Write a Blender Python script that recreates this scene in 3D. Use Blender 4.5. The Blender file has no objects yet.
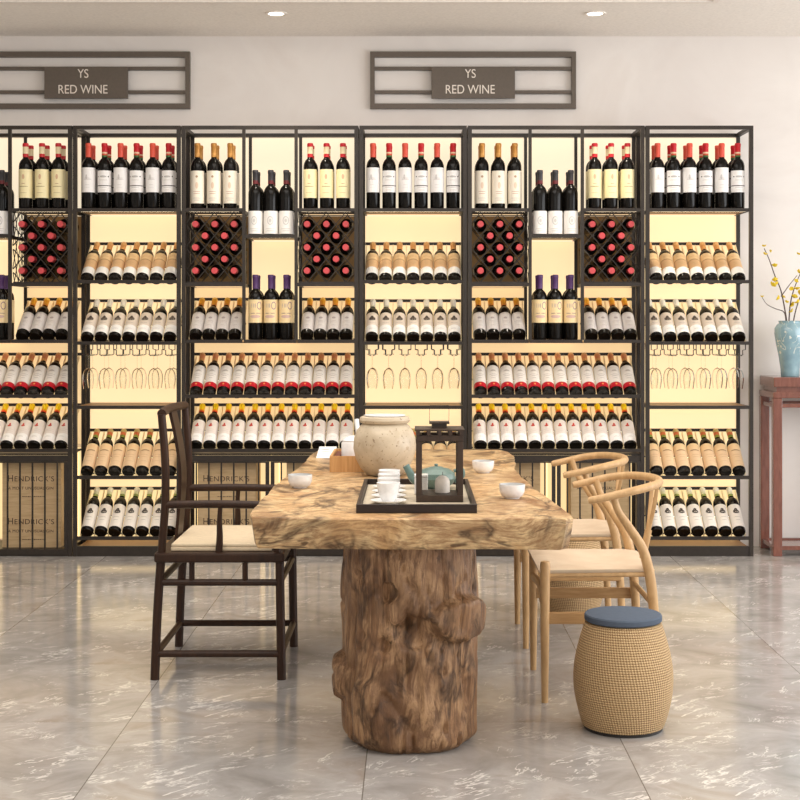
import bpy, math, random
from math import sin, cos, pi, radians, sqrt
from mathutils import Vector, noise, Matrix
random.seed(4)
SC = bpy.context.scene
COL = SC.collection
F = 1420.0; CX = 413.0; CY = 325.0; H = 1.30        # focal length in px, horizon and eye height
def X(px, Y): return (px - CX) * Y / F
def Z(py, Y): return H - (py - CY) * Y / F

# ------------------------------------------------------------------ materials
def lin(c):
    r = []
    for v in c:
        v = v / 255.0
        r.append(v / 12.92 if v <= 0.04045 else ((v + 0.055) / 1.055) ** 2.4)
    return (*r, 1.0)
class NT:
    def __init__(s, name):
        s.m = bpy.data.materials.new(name); s.m.use_nodes = True
        s.t = s.m.node_tree; s.t.nodes.clear()
        s.out = s.n('ShaderNodeOutputMaterial')
    def n(s, kind, **kw):
        nd = s.t.nodes.new(kind)
        for k, v in kw.items(): setattr(nd, k, v)
        return nd
    def l(s, a, b): s.t.links.new(a, b)
    def put(s, sock, v):
        if hasattr(v, 'is_output'): s.l(v, sock)
        else: sock.default_value = v
    def math(s, op, a, b=0.0, c=0.0):
        nd = s.n('ShaderNodeMath', operation=op)
        s.put(nd.inputs[0], a); s.put(nd.inputs[1], b); s.put(nd.inputs[2], c)
        return nd.outputs[0]
    def mix(s, f, a, b):
        nd = s.n('ShaderNodeMix', data_type='RGBA')
        s.put(nd.inputs[0], f); s.put(nd.inputs[6], a); s.put(nd.inputs[7], b)
        return nd.outputs[2]
    def ramp(s, f, stops, interp='LINEAR'):
        nd = s.n('ShaderNodeValToRGB'); cr = nd.color_ramp; cr.interpolation = interp
        while len(cr.elements) < len(stops): cr.elements.new(0.5)
        while len(cr.elements) > len(stops): cr.elements.remove(cr.elements[-1])
        for e, (p, c) in zip(cr.elements, stops): e.position = p; e.color = c
        s.put(nd.inputs[0], f)
        return nd.outputs[0]
    def noise(s, vec, scale, detail=4, rough=0.55, dist=0.0):
        nd = s.n('ShaderNodeTexNoise')
        s.put(nd.inputs['Vector'], vec)
        nd.inputs['Scale'].default_value = scale; nd.inputs['Detail'].default_value = detail
        nd.inputs['Roughness'].default_value = rough; nd.inputs['Distortion'].default_value = dist
        return nd.outputs[0]
    def coord(s, which='Object', scale=(1, 1, 1), rot=(0, 0, 0)):
        tc = s.n('ShaderNodeTexCoord'); mp = s.n('ShaderNodeMapping')
        mp.inputs['Scale'].default_value = scale; mp.inputs['Rotation'].default_value = rot
        s.l(tc.outputs[which], mp.inputs[0])
        return mp.outputs[0]
    def sep(s, v):
        nd = s.n('ShaderNodeSeparateXYZ'); s.l(v, nd.inputs[0]); return nd.outputs
    def bsdf(s, color, rough=0.5, metal=0.0, spec=0.5, bump=None, bstr=0.3, bdist=0.01, coat=0.0, emit=None, estr=0.0):
        b = s.n('ShaderNodeBsdfPrincipled')
        s.put(b.inputs['Base Color'], color); s.put(b.inputs['Roughness'], rough)
        b.inputs['Metallic'].default_value = metal; b.inputs['Specular IOR Level'].default_value = spec
        b.inputs['Coat Weight'].default_value = coat; b.inputs['Coat Roughness'].default_value = 0.1
        if emit is not None:
            s.put(b.inputs['Emission Color'], emit); b.inputs['Emission Strength'].default_value = estr
        if bump is not None:
            bp = s.n('ShaderNodeBump'); bp.inputs['Strength'].default_value = bstr; bp.inputs['Distance'].default_value = bdist
            s.l(bump, bp.inputs['Height']); s.l(bp.outputs[0], b.inputs['Normal'])
        s.l(b.outputs[0], s.out.inputs[0])
        return s.m
def plain(name, c, rough=0.5, metal=0.0, spec=0.5, coat=0.0):
    t = NT(name)
    v = t.noise(t.coord(), 60, 3)
    c = lin(c)
    col = t.ramp(v, [(0.3, tuple(x * 0.94 for x in c[:3]) + (1,)), (0.7, tuple(min(1, x * 1.06) for x in c[:3]) + (1,))])
    return t.bsdf(col, rough, metal, spec, coat=coat)

M = {}
def metal_mat():
    t = NT('bronze_metal'); v = t.noise(t.coord(), 35, 3)
    M['metal'] = t.bsdf(t.ramp(v, [(0.3, lin((42, 35, 29))), (0.7, lin((51, 43, 36)))]), 0.42, 0.2, 0.45)
metal_mat()
def wood_simple(name, c0, c1, rough=0.45, scale=(2, 2, 40), spec=0.4, coat=0.0, bs=0.1):
    t = NT(name); v = t.noise(t.coord('Object', scale), 3.0, 5, 0.6, 0.6)
    return t.bsdf(t.ramp(v, [(0.3, lin(c0)), (0.7, lin(c1))]), rough, 0, spec, bump=v, bstr=bs, bdist=0.003, coat=coat)
M['board'] = wood_simple('shelf_board_wood', (140, 104, 68), (170, 128, 86), 0.5, (2, 30, 30))
M['dark_wood'] = wood_simple('dark_walnut', (40, 22, 10), (58, 34, 17), 0.45, (22, 22, 2.5), spec=0.28)
M['ash'] = wood_simple('pale_ash', (180, 142, 96), (206, 168, 120), 0.45, (14, 14, 5))
M['ash_rail'] = wood_simple('ash_rail', (162, 122, 78), (188, 150, 102), 0.5, (4, 40, 40))
M['rosewood'] = wood_simple('rosewood', (104, 58, 44), (132, 80, 64), 0.22, (18, 18, 3), spec=0.6, coat=0.6, bs=0.03)
M['bamboo'] = wood_simple('bamboo_box_wood', (188, 138, 84), (214, 166, 108), 0.45, (30, 30, 2))
M['cream_slat'] = plain('cream_slat', (248, 232, 190), 0.5)
M['wire'] = plain('black_wire', (38, 32, 28), 0.4, 0.4)
M['chrome'] = plain('nickel_hinge', (150, 145, 138), 0.3, 0.8)

def wall_mat():
    t = NT('wall_plaster'); v = t.noise(t.coord('Object', (1, 1, 1)), 1.1, 5, 0.6, 1.2)
    col = t.ramp(v, [(0.3, lin((227, 220, 214))), (0.55, lin((235, 229, 223))), (0.75, lin((228, 220, 213)))])
    b = t.noise(t.coord(), 120, 3)
    M['wall'] = t.bsdf(col, 0.75, 0, 0.25, bump=b, bstr=0.05, bdist=0.002)
wall_mat()
M['ceiling'] = plain('ceiling_paint', (244, 238, 230), 0.8, 0, 0.2)
M['trim_wood'] = plain('tray_edge_paint', (236, 228, 218), 0.7)

def floor_mat():
    t = NT('marble_tiles'); tc = t.coord()
    x, y, z = t.sep(tc)
    # each tile gets the same slab, laid with a small offset from its neighbours
    fx = t.math('FRACT', t.math('DIVIDE', t.math('ADD', x, 0.14 + 7.9), 0.79))
    fy = t.math('FRACT', t.math('DIVIDE', t.math('ADD', y, 7.9 - 4.64), 0.79))
    cv = t.n('ShaderNodeCombineXYZ')
    t.l(fx, cv.inputs[0]); t.l(fy, cv.inputs[1])
    ix = t.math('FLOOR', t.math('DIVIDE', t.math('ADD', x, 0.14 + 7.9), 0.79))
    t.l(t.math('MULTIPLY', t.math('MODULO', ix, 2.0), 3.7), cv.inputs[2])
    v = cv.outputs[0]
    base = t.noise(v, 2.4, 6, 0.62, 0.8)
    col = t.ramp(base, [(0.30, lin((146, 141, 137))), (0.44, lin((167, 163, 159))), (0.56, lin((184, 180, 176))), (0.70, lin((164, 155, 147)))])
    fine = t.noise(v, 26, 4, 0.7)
    col = t.mix(t.math('MULTIPLY', fine, 0.24), col, lin((120, 108, 98)))
    def streak(deg, squeeze, scale, detail, level, width, gscale, glo, off):
        a = t.n('ShaderNodeMapping'); a.inputs['Rotation'].default_value = (0, 0, radians(-deg)); a.inputs['Location'].default_value = (off, off * 1.3, 0); t.l(v, a.inputs[0])
        b = t.n('ShaderNodeMapping'); b.inputs['Scale'].default_value = (1, squeeze, 1); t.l(a.outputs[0], b.inputs[0])
        n = t.noise(b.outputs[0], scale, detail, 0.62, 0.35)
        k = t.ramp(t.math('ABSOLUTE', t.math('SUBTRACT', n, level)), [(0.0, (1, 1, 1, 1)), (width, (0, 0, 0, 1))])
        g = t.ramp(t.noise(a.outputs[0], gscale, 2, 0.5), [(glo, (0, 0, 0, 1)), (glo + 0.07, (1, 1, 1, 1))])
        return t.math('MULTIPLY', k, g)
    vein = streak(38, 3.2, 1.9, 5, 0.5, 0.016, 3.4, 0.54, 0.0)
    vein = t.math('MAXIMUM', vein, streak(62, 2.6, 2.6, 6, 0.47, 0.013, 4.6, 0.57, 5.0))
    vein = t.math('MAXIMUM', vein, t.math('MULTIPLY', streak(20, 3.0, 4.2, 6, 0.52, 0.014, 5.0, 0.56, 9.0), 0.7))
    vein = t.math('MULTIPLY', vein, 0.92)
    col = t.mix(vein, col, lin((240, 235, 228)))
    jx = t.math('LESS_THAN', t.math('ABSOLUTE', t.math('SUBTRACT', fx, 0.5)), 0.4979)
    jy = t.math('LESS_THAN', t.math('ABSOLUTE', t.math('SUBTRACT', fy, 0.5)), 0.4984)
    j = t.math('SUBTRACT', 1.0, t.math('MULTIPLY', jx, t.math('ADD', t.math('MULTIPLY', jy, 0.6), 0.4)))
    col = t.mix(t.math('MULTIPLY', j, 0.75), col, lin((92, 82, 72)))
    M['floor'] = t.bsdf(col, t.ramp(fine, [(0.3, (0.10, 0.10, 0.10, 1)), (0.7, (0.16, 0.16, 0.16, 1))]), 0, 0.7)
floor_mat()

def panel_mat(name, col, strength, base=(190, 168, 130)):  # emission stands in for LED strip light washing the beige panels
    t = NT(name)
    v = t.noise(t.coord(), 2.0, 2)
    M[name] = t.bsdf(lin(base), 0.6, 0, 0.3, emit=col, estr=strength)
panel_mat('glow_top', (1.0, 0.87, 0.66, 1), 0.76)
panel_mat('glow_mid', (1.0, 0.77, 0.44, 1), 0.82)
panel_mat('glow_low', (1.0, 0.76, 0.40, 1), 0.80)
panel_mat('glow_tan', (1.0, 0.70, 0.36, 1), 0.68)
panel_mat('glow_dim', (1.0, 0.56, 0.20, 1), 0.07, (84, 58, 34))  # weak amber glow put into the dark wood behind the lattices
def emit_mat(name, c, s):
    t = NT(name); e = t.n('ShaderNodeEmission'); e.inputs[0].default_value = c; e.inputs[1].default_value = s
    t.l(e.outputs[0], t.out.inputs[0]); M[name] = t.m
emit_mat('lamp_glow', (1, 0.95, 0.86, 1), 6.0)
emit_mat('led_glow', (1, 0.70, 0.28, 1), 2.2)
emit_mat('led_soft', (1, 0.70, 0.38, 1), 1.3)
emit_mat('led_shelf_fill', (1, 0.82, 0.55, 1), 8.0)  # shelf strips, and the strips added on the racks

def bottle_glass():
    t = NT('bottle_glass'); v = t.noise(t.coord(), 20, 2)
    M['bglass'] = t.bsdf(t.ramp(v, [(0.3, (0.0045, 0.004, 0.0035, 1)), (0.7, (0.006, 0.0045, 0.0035, 1))]), 0.14, 0, 0.22)
bottle_glass()
def banded(name, bands, spots=(), rough=0.45, metal=0.0, fuzz=0.0):
    """bands: (v_from, colour) upwards; spots: (u, v, ru, rv, colour) ellipses of ink"""
    t = NT(name); u, v, _ = t.sep(t.coord('UV'))
    col = t.ramp(v, [(p, lin(c)) for p, c in bands], 'CONSTANT')
    for (a, b, ra, rb, c) in spots:
        d = t.math('ADD', t.math('POWER', t.math('DIVIDE', t.math('SUBTRACT', u, a), ra), 2.0),
                   t.math('POWER', t.math('DIVIDE', t.math('SUBTRACT', v, b), rb), 2.0))
        k = t.math('LESS_THAN', d, 1.0)
        if fuzz:
            k = t.math('MULTIPLY', k, t.math('GREATER_THAN', t.noise(t.coord('UV', (1, 1.4, 1)), 26, 2), fuzz))
        col = t.mix(k, col, lin(c))
    return t.bsdf(col, rough, metal, 0.4)
GREY = (168, 160, 152)
L_ = lambda y, w=0.2, c=GREY, h=0.008: (0.5, y, w, h, c)
MC, ML = {}, {}
MC['orange'] = banded('cap_orange', [(0, (222, 84, 62)), (.9, (226, 88, 64))], rough=0.4)
ML['orange'] = banded('label_plain', [(0, (240, 236, 232))], [(0.46, .62, .04, .10, (205, 200, 196)), L_(.52, .17), L_(.57, .14), L_(.3, .1, (205, 200, 196)), L_(.2, .12, (214, 208, 204))])
MC['red'] = banded('cap_red', [(0, (46, 92, 34)), (.13, (206, 74, 40)), (.25, (232, 196, 160)), (.36, (196, 22, 32))], rough=0.4)
ML['red'] = banded('label_banded', [(0, (240, 236, 232)), (.28, (58, 52, 50)), (.32, (240, 236, 232))],
    [(0.5, .72, .14, .045, (186, 182, 178)), (0.28, .72, .03, .03, (40, 38, 38)), (0.72, .72, .03, .03, (40, 38, 38)), L_(.56, .18), L_(.22, .18), L_(.1, .14)])
MC['gold'] = banded('cap_gold', [(0, (190, 132, 62)), (.1, (206, 150, 78)), (.3, (196, 138, 66))], rough=0.35, metal=0.3)
ML['gold'] = banded('label_offwhite', [(0, (236, 226, 208))], [(0.5, .82, .05, .035, (170, 140, 110)), (0.5, .55, .06, .10, (222, 196, 172)), L_(.36, .16, (190, 140, 120)), L_(.3, .14, (190, 140, 120)), L_(.16, .18), L_(.1, .13)])
MC['cream'] = banded('cap_cream_red', [(0, (196, 34, 40)), (.24, (238, 218, 176)), (.74, (200, 28, 40))], rough=0.4)
ML['cream'] = banded('label_cream', [(0, (242, 228, 180))], [(0.5, .74, .05, .09, (214, 176, 140)), L_(.5, .08, (170, 120, 90)), L_(.4, .2, (160, 140, 96), .012), L_(.18, .16, (190, 170, 120))])
MC['charcoal'] = banded('cap_charcoal', [(0, (104, 30, 34)), (.25, (62, 60, 62)), (.32, (58, 56, 58))], rough=0.4)
ML['charcoal'] = banded('label_low_white', [(0, (242, 238, 232))], [(0.5, .58, .12, .19, (196, 194, 190)), (0.5, .58, .095, .15, (232, 228, 222)), (0.5, .58, .05, .08, (205, 202, 196)), L_(.22, .2), L_(.13, .16)])
MC['purple'] = banded('cap_purple', [(0, (84, 52, 100)), (.9, (70, 42, 86))], rough=0.4)
ML['purple'] = banded('label_tan', [(0, (236, 210, 160))],
    [(0.66, .74, .10, .17, (150, 120, 130)), (0.66, .74, .075, .13, (236, 210, 160)), (0.36, .74, .012, .1, (172, 150, 146)), (0.44, .74, .012, .1, (172, 150, 146)), (0.5, .74, .02, .1, (186, 164, 150)), (0.4, .41, .1, .012, (96, 60, 96)), (0.62, .41, .1, .012, (96, 60, 96)), (0.5, .27, .2, .07, (206, 172, 158))])
MC['pink'] = banded('cap_pink', [(0, (196, 70, 74)), (.5, (204, 76, 80))], rough=0.45)
MC['yellow_grey'] = banded('cap_amber', [(0, (226, 134, 28)), (.2, (246, 172, 44)), (.7, (252, 206, 90))], rough=0.4)
ML['yellow_grey'] = banded('label_grey', [(0, (216, 210, 206)), (.9, (200, 192, 186))], [(0.5, .66, .08, .06, (168, 158, 156)), L_(.48, .18), L_(.4, .14), L_(.22, .12)])
MC['tan_red'] = banded('cap_peach', [(0, (238, 176, 110)), (.3, (230, 150, 100)), (.75, (242, 190, 130))], rough=0.45)
ML['tan_red'] = banded('label_red_foot', [(0, (196, 26, 44)), (.21, (238, 232, 222))], [(0.5, .115, .045, .04, (236, 150, 90)), (0.5, .74, .15, .022, (196, 188, 176)), (0.5, .77, .09, .02, (190, 180, 168)), L_(.58, .2), L_(.5, .16), L_(.4, .12)])
MC['yellow'] = banded('cap_yellow', [(0, (226, 60, 20)), (.16, (255, 160, 16)), (.3, (255, 214, 12))], rough=0.4)
ML['yellow'] = banded('label_red_emblem', [(0, (244, 240, 236)), (.34, (228, 218, 210))], [(0.46, .72, .085, .045, (190, 60, 48)), (0.47, .79, .035, .05, (196, 54, 44)), L_(.54, .2, (204, 190, 182)), L_(.46, .2, (204, 190, 182)), L_(.2, .12)])
MC['tan'] = banded('cap_tan', [(0, (226, 160, 92)), (.6, (236, 184, 120))], rough=0.45)
ML['tan'] = banded('label_tan_white_foot', [(0, (244, 240, 232)), (.30, (222, 182, 134)), (.66, (190, 150, 106)), (.70, (236, 202, 150))], [L_(.84, .2, (204, 164, 116)), L_(.52, .18, (206, 166, 120)), L_(.44, .14, (206, 166, 120))])
MC['white'] = banded('cap_white', [(0, (222, 220, 200)), (.2, (246, 242, 230))], rough=0.4)
ML['white'] = banded('label_crest', [(0, (242, 238, 232)), (.36, (222, 208, 192))], [(0.5, .68, .15, .09, (78, 66, 58)), (0.5, .76, .06, .07, (70, 58, 52)), L_(.48, .18), L_(.18, .14)], fuzz=0.36)
MC['olive'] = banded('cap_olive_red', [(0, (140, 150, 62)), (.28, (222, 120, 70)), (.62, (208, 186, 120))], rough=0.45)
ML['olive'] = banded('label_beige', [(0, (232, 200, 160)), (.74, (240, 208, 160))], [(0.5, .70, .22, .025, (168, 130, 96)), L_(.5, .2, (206, 168, 130)), L_(.4, .16, (206, 168, 130)), L_(.22, .2, (214, 178, 140))])
MC['white_green'] = banded('cap_white_green', [(0, (158, 170, 92)), (.24, (236, 236, 196)), (.5, (250, 246, 224))], rough=0.4)
ML['white_green'] = banded('label_black_crest', [(0, (234, 226, 216))], [(0.5, .66, .14, .09, (70, 62, 58)), (0.5, .75, .07, .06, (62, 54, 50)), L_(.42, .16), L_(.28, .12)], fuzz=0.38)

# ------------------------------------------------------------------ mesh building
class MB:
    def __init__(s): s.v = []; s.f = []; s.uv = {}
    def add(s, vs, fs, uvs=None):
        o = len(s.v); s.v += [tuple(p) for p in vs]; s.f += [tuple(i + o for i in f) for f in fs]
        if uvs:
            for i, q in enumerate(uvs): s.uv[o + i] = q
        return s
    def box(s, x0, x1, y0, y1, z0, z1):
        vs = [(x0, y0, z0), (x1, y0, z0), (x1, y1, z0), (x0, y1, z0), (x0, y0, z1), (x1, y0, z1), (x1, y1, z1), (x0, y1, z1)]
        return s.add(vs, [(0, 3, 2, 1), (4, 5, 6, 7), (0, 1, 5, 4), (1, 2, 6, 5), (2, 3, 7, 6), (3, 0, 4, 7)])
    def bar(s, p, q, w, h, up=(0, 0, 1)):
        p, q = Vector(p), Vector(q); d = (q - p).normalized(); up = Vector(up)
        if abs(d.dot(up)) > 0.99: up = Vector((0, 1, 0))
        a = d.cross(up).normalized() * w / 2; b = a.cross(d).normalized() * h / 2
        vs = [e + a * i + b * j for e in (p, q) for i, j in ((-1, -1), (1, -1), (1, 1), (-1, 1))]
        return s.add(vs, [(0, 1, 2, 3), (7, 6, 5, 4), (0, 4, 5, 1), (1, 5, 6, 2), (2, 6, 7, 3), (3, 7, 4, 0)])
    def tube(s, pts, r, seg=10, flat=1.0):
        pts = [Vector(p) for p in pts]; n = len(pts)
        rs = r if isinstance(r, (list, tuple)) else [r] * n
        d0 = (pts[1] - pts[0]).normalized()
        up = Vector((0, 0, 1)) if abs(d0.z) < 0.9 else Vector((0, 1, 0))
        vs = []; nrm = (up - d0 * up.dot(d0)).normalized()
        for i, p in enumerate(pts):
            d = (pts[min(i + 1, n - 1)] - pts[max(i - 1, 0)]).normalized()
            nrm = (nrm - d * nrm.dot(d)).normalized(); bi = d.cross(nrm)
            for k in range(seg):
                a = 2 * pi * k / seg
                vs.append(p + nrm * cos(a) * rs[i] * flat + bi * sin(a) * rs[i])
        fs = [(i * seg + k, i * seg + (k + 1) % seg, (i + 1) * seg + (k + 1) % seg, (i + 1) * seg + k) for i in range(n - 1) for k in range(seg)]
        fs += [tuple(reversed(range(seg))), tuple(range((n - 1) * seg, n * seg))]
        return s.add(vs, fs)
    def lathe(s, prof, c=(0, 0, 0), seg=24, a0=0.0, a1=2 * pi, uvs=True):
        full = abs(a1 - a0 - 2 * pi) < 1e-6
        m = seg + 1; vs = []; uv = []
        L = len(prof)
        z0 = min(p[1] for p in prof); z1 = max(p[1] for p in prof)
        for i, (r, z) in enumerate(prof):
            for k in range(m):
                a = a0 + (a1 - a0) * k / seg
                vs.append((c[0] + r * cos(a), c[1] + r * sin(a), c[2] + z))
                uv.append((k / seg, (z - z0) / max(1e-6, z1 - z0)))
        fs = []
        for i in range(L - 1):
            for k in range(seg):
                fs.append((i * m + k, i * m + k + 1, (i + 1) * m + k + 1, (i + 1) * m + k))
        return s.add(vs, fs, uv)
    def prism(s, outline, z0, z1, inset=0.0):
        n = len(outline); c = sum((Vector((p[0], p[1], 0)) for p in outline), Vector()) / n
        vs = []
        for z, k in ((z0, inset), (z1, 0)):
            for p in outline:
                d = Vector((p[0], p[1], 0)) - c
                q = c + d * (1 - k / max(d.length, 1e-6))
                vs.append((q.x, q.y, z))
        return s.add(vs, [tuple(reversed(range(n))), tuple(range(n, 2 * n))] + [(i, (i + 1) % n, n + (i + 1) % n, n + i) for i in range(n)])
    def ell(s, c, r, seg=12, rings=8, mat=None):
        vs = [(0, 0, -1)]; fs = []
        for i in range(1, rings):
            a = -pi / 2 + pi * i / rings
            for k in range(seg): vs.append((cos(a) * cos(2 * pi * k / seg), cos(a) * sin(2 * pi * k / seg), sin(a)))
        vs.append((0, 0, 1)); t = len(vs) - 1
        for k in range(seg):
            fs.append((0, 1 + (k + 1) % seg, 1 + k))
            fs.append((t, t - seg + k, t - seg + (k + 1) % seg))
        for i in range(rings - 2):
            for k in range(seg):
                a = 1 + i * seg
                fs.append((a + k, a + (k + 1) % seg, a + seg + (k + 1) % seg, a + seg + k))
        out = []
        for v in vs:
            p = Vector((v[0] * r[0], v[1] * r[1], v[2] * r[2]))
            if mat: p = mat @ p
            out.append(p + Vector(c))
        return s.add(out, fs)
    def mesh(s, name, mat, smooth=35, weld=False):
        me = bpy.data.meshes.new(name); me.from_pydata(s.v, [], s.f)
        if s.uv:
            l = me.uv_layers.new(name='UVMap')
            for lp in me.loops: l.data[lp.index].uv = s.uv.get(lp.vertex_index, (0, 0))
        if weld:
            import bmesh
            bm = bmesh.new(); bm.from_mesh(me); bmesh.ops.remove_doubles(bm, verts=bm.verts, dist=1e-5); bm.to_mesh(me); bm.free()
        if smooth:
            me.polygons.foreach_set('use_smooth', [True] * len(me.polygons))
            me.set_sharp_from_angle(angle=radians(smooth))
        me.materials.append(M[mat] if isinstance(mat, str) else mat)
        me.update()
        return me
    def build(s, name, mat, parent=None, smooth=35, bevel=0.0, weld=False):
        o = bpy.data.objects.new(name, s.mesh(name, mat, smooth, weld)); COL.objects.link(o)
        if bevel:
            b = o.modifiers.new('edge', 'BEVEL'); b.width = bevel; b.segments = 2; b.limit_method = 'ANGLE'; b.angle_limit = radians(40)
        if parent is not None:
            o.parent = parent
            p = Vector()
            q = parent
            while q is not None: p += q.location; q = q.parent
            o.data.transform(Matrix.Translation(-p))      # geometry is given in world coordinates
        return o
def thing(name, label, cat, loc, group=None):
    o = bpy.data.objects.new(name, None); COL.objects.link(o); o.location = loc
    o.empty_display_size = 0.05
    o['label'] = label; o['category'] = cat
    if group: o['group'] = group
    return o
def tag(o, label, cat, group=None):
    o['label'] = label; o['category'] = cat
    if group: o['group'] = group
    return o
def struct(name, mb, mat, **k):
    o = mb.build(name, mat, None, **k); o['kind'] = 'structure'; return o
def put(name, me, parent, loc=(0, 0, 0), rot=(0, 0, 0)):
    o = bpy.data.objects.new(name, me); COL.objects.link(o); o.parent = parent; o.location = loc; o.rotation_euler = rot
    return o
def text_mesh(body, size, mat, sx=1.0, extrude=0.0008, align='CENTER', space=1.0):
    cu = bpy.data.curves.new('text', 'FONT'); cu.body = body; cu.size = size; cu.extrude = extrude; cu.align_x = align; cu.align_y = 'CENTER'; cu.space_character = space
    o = bpy.data.objects.new('text', cu); COL.objects.link(o)
    dg = bpy.context.evaluated_depsgraph_get(); dg.update()
    me = bpy.data.meshes.new_from_object(o.evaluated_get(dg)); bpy.data.objects.remove(o); bpy.data.curves.remove(cu)
    me.transform(Matrix.Rotation(radians(90), 4, 'X') @ Matrix.Diagonal((sx, 1, 1, 1)))
    me.materials.clear(); me.materials.append(mat)
    return me
def spline(pts, n=6):
    pts = [Vector(p) for p in pts]; P = [2 * pts[0] - pts[1]] + pts + [2 * pts[-1] - pts[-2]]; out = []
    for i in range(1, len(P) - 2):
        for k in range(n):
            t = k / n; a, b, c, d = P[i - 1:i + 3]
            out.append(0.5 * (2 * b + (c - a) * t + (2 * a - 5 * b + 4 * c - d) * t * t + (3 * b - a - 3 * c + d) * t ** 3))
    out.append(pts[-1]); return out

# ------------------------------------------------------------------ the room
WY = 8.32; CZ = Z(37, WY)
struct('floor', MB().box(-4.6, 4.6, -1.5, WY + 0.2, -0.1, 0), 'floor', smooth=0)
struct('wall_back', MB().box(-4.6, 4.6, WY, WY + 0.2, 0, 3.3), 'wall', smooth=0)
struct('wall_left', MB().box(-4.8, -4.6, -1.5, WY + 0.2, 0, 3.3), 'wall', smooth=0)
w = MB()                                            # right wall with a wide window opening
w.box(4.6, 4.8, -1.5, 1.0, 0, 3.3); w.box(4.6, 4.8, 7.2, WY + 0.2, 0, 3.3); w.box(4.6, 4.8, 1.0, 7.2, 0, 0.3); w.box(4.6, 4.8, 1.0, 7.2, 2.8, 3.3)
struct('wall_right', w, 'wall', smooth=0)
wf = MB()
for yy in (1.03, 3.07, 5.1, 7.17): wf.box(4.66, 4.72, yy - 0.03, yy + 0.03, 0.3, 2.8)
for zz in (0.33, 2.77): wf.box(4.66, 4.72, 1.0, 7.2, zz - 0.03, zz + 0.03)
struct('window_1', wf, 'metal', smooth=0)
TY, TX = 7.45, X(717, 7.45)
c = MB(); c.box(-4.6, 4.6, TY, WY + 0.2, CZ, CZ + 0.3); c.box(TX, 4.6, -1.5, TY, CZ, CZ + 0.3); c.box(-4.6, TX, -1.5, TY, CZ + 0.14, CZ + 0.3)
struct('ceiling', c, 'ceiling', smooth=0)
tr = MB(); tr.box(-4.6, TX, TY - 0.03, TY - 0.001, CZ - 0.004, CZ + 0.14); tr.box(TX - 0.03, TX - 0.001, -1.5, TY - 0.03, CZ - 0.004, CZ + 0.14)
struct('trim_1', tr, 'trim_wood', smooth=0)
for px, nm in ((276, 'small round ceiling downlight above the gap between the two wall signs'), (595, 'small round ceiling downlight to the right of the second sign')):
    x, y = X(px, 7.70), 7.70
    t = thing('ceiling_downlight', nm, 'light', (x, y, CZ), 'recessed ceiling downlights')
    MB().lathe([(0.040, -0.001), (0.046, -0.006), (0.058, -0.006), (0.060, 0.0)], (x, y, CZ), 28).build('trim_ring', 'trim_wood', t)
    MB().lathe([(0.0005, -0.003), (0.042, -0.003)], (x, y, CZ), 28).build('lamp', 'lamp_glow', t)

# ------------------------------------------------------------------ wall signs
M['sign'] = plain('sign_metal', (98, 88, 78), 0.5, 0.2)
M['letter'] = plain('sign_letters', (236, 226, 214), 0.5)
SY = WY - 0.035
for cx, nm in ((86.6, 'bronze sign frame with lettered plate, cut by the left edge'), (473, 'bronze sign frame with lettered plate above the centre shelf unit')):
    t = thing('wall_sign', nm, 'sign', (X(cx, SY), SY, Z(80.5, SY)), 'wall signs')
    B = lambda a, b, c, d, y0=SY, y1=WY - 0.001: (X(cx + a, SY), X(cx + b, SY), y0, y1, Z(d, SY), Z(c, SY))
    f = MB(); f.box(*B(-103, 103, 52, 57.3)); f.box(*B(-103, 103, 104, 109)); f.box(*B(-103, -98.5, 57.3, 104)); f.box(*B(98.5, 103, 57.3, 104))
    f.box(*B(-98.5, 98.5, 67, 70.3, SY + .006)); f.box(*B(-98.5, 98.5, 90.7, 94, SY + .006))
    f.build('frame', 'sign', t, smooth=0)
    MB().box(*B(-41.7, 41.7, 68, 99.4, SY - 0.018, SY)).build('plate', 'sign', t, smooth=0, bevel=0.002)
    for body, py, sz, sx, dx in (('YS', 75.2, 0.073, 0.84, -2.8), ('RED WINE', 90.9, 0.073, 0.85, -3.2)):
        put('lettering', text_mesh(body, sz, M['letter'], sx), t, (X(cx + dx, SY) - t.location.x, -0.0195, Z(py, SY) - t.location.z))

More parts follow.
